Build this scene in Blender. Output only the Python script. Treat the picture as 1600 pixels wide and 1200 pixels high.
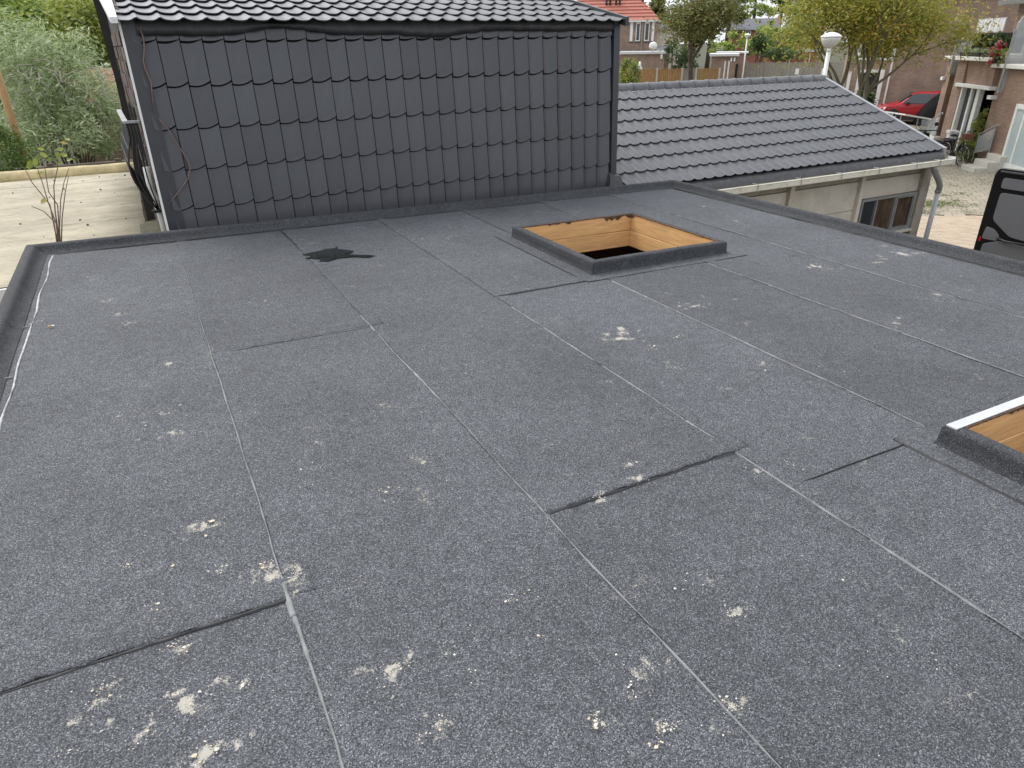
import bpy, math, random
import numpy as np
from mathutils import Vector, Matrix, noise as mnoise

for o in list(bpy.data.objects):
    bpy.data.objects.remove(o, do_unlink=True)
scene = bpy.context.scene
COL = scene.collection
rnd = random.Random(7)
nrs = np.random.RandomState(11)

# ------------------------------------------------------------------ camera
F = 1060.797                      # focal length in photo pixels (1600 wide)
MG = np.array([[0.8852802, 0.21868623, -0.41043306],
               [-0.46487714, 0.39151489, -0.79410663],
               [-0.01296953, 0.89380782, 0.44826261]])     # camera axes in the world
TILT = math.radians(0.9)          # fall of the flat roof towards +X
CAM = np.array([0.0, 0.0, 1.5])
GZ = -2.5                         # street level (the flat roof is z = 0)
cam_d = bpy.data.cameras.new('camera')
cam = bpy.data.objects.new('camera', cam_d)
COL.objects.link(cam)
cam_d.sensor_fit = 'HORIZONTAL'
cam_d.sensor_width = 36.0
cam_d.lens = F / 1600 * 36
cam_d.clip_start = 0.05
cam_d.clip_end = 3000
m4 = Matrix([list(r) + [0] for r in MG] + [[0, 0, 0, 1]])
m4.translation = Vector(CAM)
cam.matrix_world = m4
scene.camera = cam

# ------------------------------------------------------------------ sky and sun: a bright overcast day
SUN_EL, SUN_AZ = math.radians(52), math.radians(338)
world = bpy.data.worlds.new('World')
scene.world = world
world.use_nodes = True
wn, wl = world.node_tree.nodes, world.node_tree.links
wn.clear()
sky = wn.new('ShaderNodeTexSky')
sky.sky_type = 'NISHITA'
sky.sun_disc = False
sky.sun_elevation = SUN_EL
sky.sun_rotation = SUN_AZ
sky.air_density = 1.0
sky.dust_density = 4.0
hs = wn.new('ShaderNodeHueSaturation')
hs.inputs['Saturation'].default_value = 0.22
mixw = wn.new('ShaderNodeMixRGB')
mixw.inputs[0].default_value = 0.55
mixw.inputs[2].default_value = (7.6, 7.9, 8.4, 1)      # even cloud cover
bg = wn.new('ShaderNodeBackground')
bg.inputs['Strength'].default_value = 0.12
wo = wn.new('ShaderNodeOutputWorld')
wl.new(sky.outputs[0], hs.inputs['Color'])
wl.new(hs.outputs[0], mixw.inputs[1])
wl.new(mixw.outputs[0], bg.inputs['Color'])
wl.new(bg.outputs[0], wo.inputs['Surface'])
sun_d = bpy.data.lights.new('sun', 'SUN')
sun_d.energy = 1.0
sun_d.angle = math.radians(35)
sun_d.color = (1.0, 0.96, 0.90)
sun = bpy.data.objects.new('sun', sun_d)
COL.objects.link(sun)
sd = Vector((math.sin(SUN_AZ) * math.cos(SUN_EL), math.cos(SUN_AZ) * math.cos(SUN_EL), math.sin(SUN_EL)))
sun.rotation_euler = (-sd).to_track_quat('-Z', 'Y').to_euler()
vs = scene.view_settings
scene.display_settings.display_device = 'sRGB'
vs.view_transform = 'Standard'
vs.look = 'None'
vs.exposure = 0.85
vs.gamma = 1.0
vs.use_curve_mapping = False
scene.render.engine = 'CYCLES'
scene.cycles.max_bounces = 6
scene.cycles.transparent_max_bounces = 12

# ------------------------------------------------------------------ layout helpers (rays used to measure real places)
MR = np.array([[0.8853747, 0.20461993, -0.41742343],
               [-0.46487714, 0.39151489, -0.79410663],
               [0.00093744, 0.89713253, 0.44176051]])
def ray(px, py, m=MG):
    return m @ np.array([px - 800.0, 600.0 - py, -F])
def hit(px, py, ax, val, m=MG):
    d = ray(px, py, m)
    return CAM + d * ((val - CAM[ax]) / d[ax])
def aty(px, py, y): return Vector(hit(px, py, 1, y))
def atz(px, py, z): return Vector(hit(px, py, 2, z))
def roofpt(px, py, z=0.0): return hit(px, py, 2, z, MR)        # in the flat roof's own frame
def atd(px, py, D):
    d = ray(px, py)
    return Vector(CAM + d * (D / math.hypot(d[0], d[1])))

# ------------------------------------------------------------------ materials
def nodes_of(m):
    m.use_nodes = True
    nt = m.node_tree
    return nt, nt.nodes, nt.links, nt.nodes['Principled BSDF']
def simple(name, col, rough=0.6, metal=0.0, var=0.15, scale=6.0, bump=0.0, bscale=60.0, spec=None, dirt=None, dscale=3.0, damt=0.5, stretch=None, orand=0.0):
    m = bpy.data.materials.new(name)
    nt, n, l, b = nodes_of(m)
    b.inputs['Roughness'].default_value = rough
    b.inputs['Metallic'].default_value = metal
    if spec is not None: b.inputs['Specular IOR Level'].default_value = spec
    tc = n.new('ShaderNodeTexCoord')
    src = tc.outputs['Object']
    if stretch:
        mp = n.new('ShaderNodeMapping'); mp.inputs['Scale'].default_value = stretch
        l.new(src, mp.inputs[0]); src = mp.outputs[0]
    no = n.new('ShaderNodeTexNoise'); no.inputs['Scale'].default_value = scale
    no.inputs['Detail'].default_value = 6; no.inputs['Roughness'].default_value = 0.62
    l.new(src, no.inputs['Vector'])
    cr = n.new('ShaderNodeValToRGB')
    cr.color_ramp.elements[0].position = 0.28; cr.color_ramp.elements[1].position = 0.72
    cr.color_ramp.elements[0].color = (*[c * (1 - var) for c in col], 1)
    cr.color_ramp.elements[1].color = (*[min(1, c * (1 + var)) for c in col], 1)
    l.new(no.outputs['Fac'], cr.inputs[0])
    out = cr.outputs[0]
    if dirt:
        n2 = n.new('ShaderNodeTexNoise'); n2.inputs['Scale'].default_value = dscale; n2.inputs['Detail'].default_value = 8
        n2.inputs['Roughness'].default_value = 0.7
        l.new(src, n2.inputs['Vector'])
        r2 = n.new('ShaderNodeValToRGB'); r2.color_ramp.elements[0].position = 0.5; r2.color_ramp.elements[1].position = 0.72
        r2.color_ramp.elements[1].color = (damt, damt, damt, 1)
        l.new(n2.outputs['Fac'], r2.inputs[0])
        mx = n.new('ShaderNodeMixRGB'); mx.inputs[2].default_value = (*dirt, 1)
        l.new(r2.outputs[0], mx.inputs[0]); l.new(out, mx.inputs[1]); out = mx.outputs[0]
    if orand:
        oi = n.new('ShaderNodeObjectInfo'); mr = n.new('ShaderNodeMapRange'); mr.inputs[3].default_value = 1-orand; mr.inputs[4].default_value = 1+orand
        l.new(oi.outputs['Random'], mr.inputs[0])
        vm = n.new('ShaderNodeVectorMath'); vm.operation = 'SCALE'; l.new(out, vm.inputs[0]); l.new(mr.outputs[0], vm.inputs['Scale']); out = vm.outputs[0]
        mr2 = n.new('ShaderNodeMapRange'); mr2.inputs[3].default_value = rough*(1-orand*.8); mr2.inputs[4].default_value = rough*(1+orand*.8)
        l.new(no.outputs['Fac'], mr2.inputs[0]); l.new(mr2.outputs[0], b.inputs['Roughness'])
    l.new(out, b.inputs['Base Color'])
    if bump:
        nb = n.new('ShaderNodeTexNoise'); nb.inputs['Scale'].default_value = bscale; nb.inputs['Detail'].default_value = 4
        l.new(src, nb.inputs['Vector'])
        bp = n.new('ShaderNodeBump'); bp.inputs['Strength'].default_value = bump; bp.inputs['Distance'].default_value = 0.01
        l.new(nb.outputs['Fac'], bp.inputs['Height']); l.new(bp.outputs[0], b.inputs['Normal'])
    return m
def membrane(name, tone=0.90):
    """mineral-faced bitumen: fine slate granules, dull cloudy wear, pale mortar dust where the 'dust' attribute says"""
    m = bpy.data.materials.new(name)
    nt, n, l, b = nodes_of(m)
    tc = n.new('ShaderNodeTexCoord')
    vo = n.new('ShaderNodeTexVoronoi'); vo.inputs['Scale'].default_value = 370
    l.new(tc.outputs['Object'], vo.inputs['Vector'])
    sp = n.new('ShaderNodeSeparateColor'); l.new(vo.outputs['Color'], sp.inputs[0])
    cr = n.new('ShaderNodeValToRGB'); e = cr.color_ramp.elements
    e[0].position = 0.0; e[0].color = (0.020, 0.022, 0.025, 1)
    e[1].position = 1.0; e[1].color = (0.285, 0.295, 0.312, 1)
    a = e.new(0.45); a.color = (0.067, 0.072, 0.082, 1)
    a = e.new(0.86); a.color = (0.130, 0.137, 0.149, 1)
    l.new(sp.outputs[0], cr.inputs[0])
    def nz(scale, detail=5, rough=0.6):
        q = n.new('ShaderNodeTexNoise'); q.inputs['Scale'].default_value = scale; q.inputs['Detail'].default_value = detail
        q.inputs['Roughness'].default_value = rough
        l.new(tc.outputs['Object'], q.inputs['Vector']); return q
    n1 = nz(1.3); n2 = nz(16, 4)
    mr = n.new('ShaderNodeMapRange'); mr.inputs[1].default_value = 0.3; mr.inputs[2].default_value = 0.7
    mr.inputs[3].default_value = 0.84; mr.inputs[4].default_value = 1.18
    l.new(n1.outputs['Fac'], mr.inputs[0])
    mr2 = n.new('ShaderNodeMapRange'); mr2.inputs[1].default_value = 0.3; mr2.inputs[2].default_value = 0.7
    mr2.inputs[3].default_value = 0.86; mr2.inputs[4].default_value = 1.14
    l.new(n2.outputs['Fac'], mr2.inputs[0])
    mm = n.new('ShaderNodeMath'); mm.operation = 'MULTIPLY'; l.new(mr.outputs[0], mm.inputs[0]); l.new(mr2.outputs[0], mm.inputs[1])
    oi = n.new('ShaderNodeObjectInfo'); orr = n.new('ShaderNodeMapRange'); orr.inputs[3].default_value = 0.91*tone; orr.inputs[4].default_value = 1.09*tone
    l.new(oi.outputs['Random'], orr.inputs[0])
    m3 = n.new('ShaderNodeMath'); m3.operation = 'MULTIPLY'; l.new(mm.outputs[0], m3.inputs[0]); l.new(orr.outputs[0], m3.inputs[1])
    vm = n.new('ShaderNodeVectorMath'); vm.operation = 'SCALE'; l.new(cr.outputs[0], vm.inputs[0]); l.new(m3.outputs[0], vm.inputs['Scale'])
    # worn scuffs
    n3 = nz(5.5, 9, 0.72)
    r3 = n.new('ShaderNodeValToRGB'); r3.color_ramp.elements[0].position = 0.6; r3.color_ramp.elements[1].position = 0.8
    r3.color_ramp.elements[1].color = (0.40, 0.40, 0.40, 1)
    l.new(n3.outputs['Fac'], r3.inputs[0])
    mx0 = n.new('ShaderNodeMixRGB'); mx0.inputs[2].default_value = (0.21, 0.215, 0.22, 1)
    l.new(r3.outputs[0], mx0.inputs[0]); l.new(vm.outputs[0], mx0.inputs[1])
    # mortar dust
    at = n.new('ShaderNodeAttribute'); at.attribute_name = 'dust'
    n4 = nz(36, 9, 0.82)
    ad = n.new('ShaderNodeMath'); ad.operation = 'ADD'; l.new(at.outputs['Fac'], ad.inputs[0]); l.new(n4.outputs['Fac'], ad.inputs[1])
    r4 = n.new('ShaderNodeMapRange'); r4.inputs[1].default_value = 0.80; r4.inputs[2].default_value = 1.14
    l.new(ad.outputs[0], r4.inputs[0])
    mu = n.new('ShaderNodeMath'); mu.operation = 'MULTIPLY'; mu.inputs[1].default_value = 0.85
    l.new(r4.outputs[0], mu.inputs[0])
    mx = n.new('ShaderNodeMixRGB'); mx.inputs[2].default_value = (0.54, 0.50, 0.42, 1)
    gr = n.new('ShaderNodeMath'); gr.operation = 'MULTIPLY_ADD'; gr.inputs[1].default_value = -0.85   # dust caught between the granules
    m15 = n.new('ShaderNodeMath'); m15.operation = 'MULTIPLY'; m15.inputs[1].default_value = 1.85; l.new(mu.outputs[0], m15.inputs[0])
    l.new(sp.outputs[2], gr.inputs[0]); l.new(m15.outputs[0], gr.inputs[2])
    gm = n.new('ShaderNodeMapRange'); gm.inputs[1].default_value = 0.0; gm.inputs[2].default_value = 0.55; gm.inputs[4].default_value = 0.68
    l.new(gr.outputs[0], gm.inputs[0])
    l.new(gm.outputs[0], mx.inputs[0]); l.new(mx0.outputs[0], mx.inputs[1])
    l.new(mx.outputs[0], b.inputs['Base Color'])
    b.inputs['Roughness'].default_value = 0.82
    b.inputs['Specular IOR Level'].default_value = 0.35
    bp = n.new('ShaderNodeBump'); bp.inputs['Strength'].default_value = 0.45; bp.inputs['Distance'].default_value = 0.0012
    l.new(sp.outputs[1], bp.inputs['Height']); l.new(bp.outputs[0], b.inputs['Normal'])
    return m
def brick_mat(name, c1, c2, mortar, scale=1.0, rot=None, bw=0.22, bh=0.0625):
    m = bpy.data.materials.new(name)
    nt, n, l, b = nodes_of(m)
    tc = n.new('ShaderNodeTexCoord')
    # wall-aligned coordinates: horizontal run = x + y of the object, vertical = z
    sx = n.new('ShaderNodeSeparateXYZ'); l.new(tc.outputs['Object'], sx.inputs[0])
    ad = n.new('ShaderNodeMath'); ad.operation = 'ADD'; l.new(sx.outputs[0], ad.inputs[0]); l.new(sx.outputs[1], ad.inputs[1])
    cx = n.new('ShaderNodeCombineXYZ'); l.new(ad.outputs[0], cx.inputs[0]); l.new(sx.outputs[2], cx.inputs[1])
    br = n.new('ShaderNodeTexBrick'); br.inputs['Scale'].default_value = scale
    br.inputs['Color1'].default_value = (*c1, 1); br.inputs['Color2'].default_value = (*c2, 1); br.inputs['Mortar'].default_value = (*mortar, 1)
    br.inputs['Brick Width'].default_value = bw; br.inputs['Row Height'].default_value = bh; br.inputs['Mortar Size'].default_value = 0.006
    br.inputs['Bias'].default_value = 0.0
    l.new(cx.outputs[0], br.inputs['Vector'])
    no = n.new('ShaderNodeTexNoise'); no.inputs['Scale'].default_value = 1.6; no.inputs['Detail'].default_value = 7
    l.new(tc.outputs['Object'], no.inputs['Vector'])
    mr = n.new('ShaderNodeMapRange'); mr.inputs[1].default_value = 0.3; mr.inputs[2].default_value = 0.7; mr.inputs[3].default_value = 0.78; mr.inputs[4].default_value = 1.2
    l.new(no.outputs['Fac'], mr.inputs[0])
    vm = n.new('ShaderNodeVectorMath'); vm.operation = 'SCALE'; l.new(br.outputs['Color'], vm.inputs[0]); l.new(mr.outputs[0], vm.inputs['Scale'])
    l.new(vm.outputs[0], b.inputs['Base Color'])
    b.inputs['Roughness'].default_value = 0.9
    bp = n.new('ShaderNodeBump'); bp.inputs['Strength'].default_value = 0.5; bp.inputs['Distance'].default_value = 0.01; bp.invert = True
    l.new(br.outputs['Fac'], bp.inputs['Height']); l.new(bp.outputs[0], b.inputs['Normal'])
    return m
def leaf_mat(name, cols, trans=0.35):
    m = bpy.data.materials.new(name)
    m.use_nodes = True
    nt = m.node_tree; n, l = nt.nodes, nt.links
    n.clear()
    out = n.new('ShaderNodeOutputMaterial')
    at = n.new('ShaderNodeAttribute'); at.attribute_name = 'tint'
    cr = n.new('ShaderNodeValToRGB'); e = cr.color_ramp.elements
    e[0].color = (*cols[0], 1); e[1].color = (*cols[-1], 1)
    for i, c in enumerate(cols[1:-1]):
        a = e.new((i + 1) / (len(cols) - 1)); a.color = (*c, 1)
    l.new(at.outputs['Fac'], cr.inputs[0])
    d = n.new('ShaderNodeBsdfDiffuse'); t = n.new('ShaderNodeBsdfTranslucent'); g = n.new('ShaderNodeBsdfGlossy')
    g.inputs['Roughness'].default_value = 0.45; g.inputs['Color'].default_value = (0.8, 0.85, 0.8, 1)
    l.new(cr.outputs[0], d.inputs[0]); l.new(cr.outputs[0], t.inputs[0])
    mx = n.new('ShaderNodeMixShader'); mx.inputs[0].default_value = trans
    l.new(d.outputs[0], mx.inputs[1]); l.new(t.outputs[0], mx.inputs[2])
    mg = n.new('ShaderNodeMixShader'); mg.inputs[0].default_value = 0.05
    l.new(mx.outputs[0], mg.inputs[1]); l.new(g.outputs[0], mg.inputs[2])
    l.new(mg.outputs[0], out.inputs['Surface'])
    return m
def glass_mat(name, col, rough=0.08, alpha=1.0, spec=0.6):
    m = bpy.data.materials.new(name)
    nt, n, l, b = nodes_of(m)
    b.inputs['Base Color'].default_value = (*col, 1)
    b.inputs['Roughness'].default_value = rough
    b.inputs['Specular IOR Level'].default_value = spec
    b.inputs['Alpha'].default_value = alpha
    return m

MT = {}
MT['membrane'] = membrane('bitumen membrane')
MT['membrane_shaded'] = membrane('shaded bitumen membrane', 0.50)  # same felt as the deck, with the shade of upright faces put into its tone
MT['bead'] = simple('bitumen bleed', (0.19, 0.195, 0.20), 0.6, var=0.45, scale=14, bump=0.3, bscale=90)
MT['bead_pale'] = simple('aluminised bead', (0.50, 0.50, 0.50), 0.45, var=0.25, scale=14)
MT['tar'] = simple('black bitumen', (0.012, 0.012, 0.014), 0.5, var=0.3)
MT['rim'] = simple('smooth rim strip', (0.50, 0.51, 0.52), 0.35, var=0.1)
MT['tile'] = simple('anthracite coated steel', (0.066, 0.069, 0.079), 0.31, orand=0.12, var=0.2, scale=3.5, bump=0.05, bscale=25, dirt=(0.085, 0.085, 0.08), dscale=9, damt=0.35)
MT['tile_roof'] = simple('anthracite coated roof', (0.088, 0.091, 0.100), 0.40, orand=0.08, spec=0.5, var=0.14, scale=5, bump=0.1, bscale=140, dirt=(0.15, 0.15, 0.145), dscale=5, damt=0.45)
MT['flash'] = simple('dark flashing', (0.042, 0.044, 0.050), 0.40, var=0.15, scale=4, bump=0.06, bscale=8)
MT['lead'] = simple('lead flap', (0.042, 0.042, 0.044), 0.5, var=0.3, scale=7, bump=0.2, bscale=14, dirt=(0.09, 0.09, 0.09), dscale=14, damt=0.5)
MT['black'] = simple('black backing', (0.008, 0.008, 0.009), 0.8)
MT['white'] = simple('white paint', (0.74, 0.74, 0.71), 0.45, var=0.06, dirt=(0.4, 0.38, 0.32), dscale=5, damt=0.35)
MT['alu'] = simple('mill aluminium', (0.62, 0.62, 0.62), 0.35, metal=0.6, var=0.12)
MT['cream'] = simple('cream gutter', (0.68, 0.65, 0.55), 0.5, var=0.08, dirt=(0.25, 0.24, 0.18), dscale=4, damt=0.5)
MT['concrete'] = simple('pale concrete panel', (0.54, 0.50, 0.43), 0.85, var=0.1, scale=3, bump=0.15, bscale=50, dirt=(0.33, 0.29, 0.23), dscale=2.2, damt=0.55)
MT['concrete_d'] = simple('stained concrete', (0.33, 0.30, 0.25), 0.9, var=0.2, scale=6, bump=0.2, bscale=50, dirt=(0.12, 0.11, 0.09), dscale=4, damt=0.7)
MT['zinc'] = simple('zinc pipe', (0.36, 0.37, 0.38), 0.42, metal=0.5, var=0.2, scale=9)
MT['pvc'] = simple('grey pvc pipe', (0.46, 0.48, 0.50), 0.4, var=0.08)
MT['timber'] = simple('orange pine', (0.70, 0.42, 0.185), 0.6, var=0.2, scale=5, stretch=(1.2, 1.2, 14), bump=0.1, bscale=18, dirt=(0.48, 0.24, 0.09), dscale=2.2, damt=0.5)
MT['char'] = simple('scorched timber', (0.085, 0.045, 0.022), 0.8, var=0.8, scale=30)
MT['iron'] = simple('black iron', (0.013, 0.013, 0.014), 0.45)
MT['brick_dark'] = simple('dark brown brick', (0.105, 0.078, 0.066), 0.9, var=0.3, scale=9, bump=0.5, bscale=70)
MT['mortar'] = simple('mortar', (0.06, 0.052, 0.046), 0.95)
MT['bitwood'] = simple('dark board', (0.022, 0.02, 0.019), 0.7, var=0.3)
MT['corr'] = simple('cream corrugated sheet', (0.54, 0.49, 0.38), 0.9, var=0.2, scale=1.4, stretch=(1, 1.6, 1), dirt=(0.27, 0.25, 0.16), dscale=4.0, damt=0.65, bump=0.15, bscale=40)
MT['corr_cap'] = simple('yellow lichen cap', (0.52, 0.44, 0.25), 0.9, var=0.3, scale=5, bump=0.3, bscale=25)
MT['moss'] = simple('moss and soil', (0.075, 0.068, 0.04), 1.0, var=0.6, scale=9, bump=0.6, bscale=30, dirt=(0.06, 0.10, 0.02), dscale=5, damt=0.7)
MT['water'] = glass_mat('puddle water', (0.016, 0.018, 0.017), 0.06, spec=0.5)
MT['crumb'] = simple('mortar crumbs', (0.58, 0.55, 0.48), 0.9, var=0.3, scale=30)
MT['crumb_y'] = simple('yellow mortar crumbs', (0.58, 0.49, 0.36), 0.9, var=0.3, scale=30)
MT['twig'] = simple('dry twig', (0.20, 0.13, 0.10), 0.8, var=0.3, scale=20)
MT['bark'] = simple('bark', (0.085, 0.07, 0.055), 0.95, var=0.45, scale=10, bump=0.7, bscale=24, stretch=(1, 1, 0.3))
MT['bark_g'] = simple('greenish bark', (0.15, 0.14, 0.095), 0.95, var=0.35, scale=9, bump=0.6, bscale=24, stretch=(1, 1, 0.3))
MT['leaf_ash'] = leaf_mat('ash leaves', [(0.15, 0.20, 0.03), (0.24, 0.28, 0.045), (0.36, 0.36, 0.06), (0.48, 0.38, 0.075), (0.52, 0.30, 0.065)], 0.45)
MT['leaf_hedge'] = leaf_mat('box leaves', [(0.06, 0.11, 0.02), (0.11, 0.18, 0.035), (0.19, 0.27, 0.06)], 0.3)
MT['leaf_olive'] = leaf_mat('olive leaves', [(0.081, 0.098, 0.029), (0.149, 0.167, 0.046), (0.218, 0.213, 0.063), (0.253, 0.178, 0.069)], 0.4)
MT['leaf_green'] = leaf_mat('green leaves', [(0.115, 0.187, 0.043), (0.230, 0.331, 0.065), (0.389, 0.475, 0.101), (0.547, 0.576, 0.144)], 0.42)
MT['leaf_dark'] = leaf_mat('dark leaves', [(0.038, 0.067, 0.022), (0.067, 0.113, 0.033), (0.120, 0.164, 0.053)])
MT['leaf_silver'] = leaf_mat('silver leaves', [(0.165, 0.227, 0.096), (0.302, 0.385, 0.179), (0.468, 0.550, 0.316), (0.715, 0.720, 0.578)], 0.4)
MT['leaf_yel'] = leaf_mat('yellow green leaves', [(0.103, 0.161, 0.029), (0.196, 0.253, 0.046), (0.322, 0.356, 0.069), (0.414, 0.345, 0.092)])
MT['leaf_red'] = leaf_mat('flower petals', [(0.45, 0.02, 0.05), (0.55, 0.08, 0.10), (0.6, 0.35, 0.35)])
MT['grass'] = leaf_mat('grass blades', [(0.06, 0.10, 0.02), (0.12, 0.18, 0.03), (0.2, 0.23, 0.06)])
MT['wood_or'] = simple('larch boards', (0.37, 0.215, 0.085), 0.75, var=0.45, scale=4, stretch=(9, 9, 0.6))
MT['wood_gr'] = simple('grey weathered boards', (0.30, 0.275, 0.235), 0.85, var=0.3, scale=4, stretch=(9, 9, 0.6))
MT['wood_dk'] = simple('weathered sleepers', (0.16, 0.135, 0.11), 0.9, var=0.4, scale=3, stretch=(1, 1, 9))
MT['pole_or'] = simple('brown pole', (0.36, 0.22, 0.09), 0.7, var=0.2, stretch=(6, 6, 1))
MT['brick_h'] = brick_mat('house brick', (0.30, 0.195, 0.14), (0.24, 0.15, 0.105), (0.27, 0.23, 0.19))
MT['brick_p'] = brick_mat('pinkish brick', (0.31, 0.215, 0.165), (0.255, 0.172, 0.128), (0.28, 0.24, 0.20))
MT['brick_r'] = brick_mat('red brick', (0.33, 0.105, 0.065), (0.26, 0.08, 0.05), (0.28, 0.2, 0.16))
MT['redtile'] = simple('red roof tiles', (0.45, 0.165, 0.12), 0.6, var=0.15, scale=3)
MT['greytile'] = simple('grey roof tiles', (0.12, 0.125, 0.14), 0.7, var=0.18, scale=3)
MT['pane_brown'] = simple('brownish pane', (0.085, 0.06, 0.04), 0.06, var=0.6, scale=2.5, stretch=(3, 1, 1), spec=0.6)
MT['pane'] = glass_mat('window pane', (0.035, 0.042, 0.046), 0.05, spec=0.7)
MT['pane_pale'] = glass_mat('pale pane', (0.42, 0.50, 0.50), 0.1, spec=0.6)
MT['screen'] = glass_mat('glass screen', (0.5, 0.54, 0.55), 0.06, alpha=0.42)
MT['carred'] = glass_mat('red car paint', (0.34, 0.008, 0.018), 0.22, spec=0.6)
MT['rubber'] = simple('black rubber', (0.016, 0.016, 0.017), 0.7)
MT['plastic'] = simple('black plastic', (0.02, 0.02, 0.021), 0.5)
MT['blackpaint'] = glass_mat('black paint', (0.006, 0.006, 0.007), 0.22, spec=0.3)
MT['greypanel'] = simple('grey door lining', (0.115, 0.118, 0.125), 0.75, var=0.06, scale=2, bump=0.1, bscale=120)
MT['chrome'] = simple('chrome', (0.7, 0.7, 0.7), 0.18, metal=1.0, var=0.03)
MT['lampwhite'] = simple('lamp white', (0.80, 0.80, 0.78), 0.35, var=0.04)
MT['lampbowl'] = simple('lamp bowl', (0.62, 0.63, 0.60), 0.25, var=0.05)
MT['doorblack'] = simple('black door', (0.016, 0.016, 0.018), 0.35)
MT['doorbrown'] = simple('brown boards', (0.045, 0.032, 0.026), 0.6, var=0.3, stretch=(8, 8, 1))
MT['steps'] = simple('pale concrete steps', (0.55, 0.53, 0.47), 0.85, var=0.12, dirt=(0.3, 0.28, 0.24), dscale=5, damt=0.5)
MT['tarp'] = simple('black tarpaulin', (0.010, 0.010, 0.011), 0.85, spec=0.2, bump=0.6, bscale=9)
MT['cloth'] = simple('white cloth', (0.78, 0.79, 0.82), 0.9, var=0.05)
MT['paver'] = simple('grey concrete paver', (0.335, 0.30, 0.235), 0.9, var=0.2, scale=3, bump=0.2, bscale=40, dirt=(0.22, 0.19, 0.13), dscale=2.4, damt=0.6)
MT['paver2'] = simple('sandy concrete paver', (0.385, 0.34, 0.265), 0.9, var=0.2, scale=3, bump=0.2, bscale=40, dirt=(0.25, 0.22, 0.15), dscale=2.4, damt=0.6)
MT['clinker'] = simple('pale clinker', (0.50, 0.42, 0.31), 0.9, var=0.18, scale=5, bump=0.2, bscale=40)
MT['clinker2'] = simple('pinkish clinker', (0.46, 0.365, 0.275), 0.9, var=0.2, scale=5, bump=0.2, bscale=40)
MT['bed'] = simple('sand joints', (0.19, 0.16, 0.11), 1.0, var=0.3, scale=8, dirt=(0.10, 0.12, 0.03), dscale=1.5, damt=0.6)
MT['soil'] = simple('garden soil', (0.07, 0.065, 0.04), 1.0, var=0.5, scale=0.7, dirt=(0.05, 0.085, 0.02), dscale=0.4, damt=0.8)
MT['tan'] = simple('tan paper', (0.55, 0.35, 0.14), 0.8)
MT['pale_roofing'] = simple('pale flat roofing', (0.60, 0.61, 0.60), 0.8, var=0.1)
MT['creamwall'] = simple('cream cladding', (0.72, 0.68, 0.56), 0.7, var=0.1, scale=1.5)
MT['basket'] = simple('rust wicker', (0.16, 0.07, 0.04), 0.85, var=0.3, scale=20)
MT['sage'] = simple('pale sign board', (0.62, 0.68, 0.62), 0.5, var=0.15, scale=3)

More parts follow.
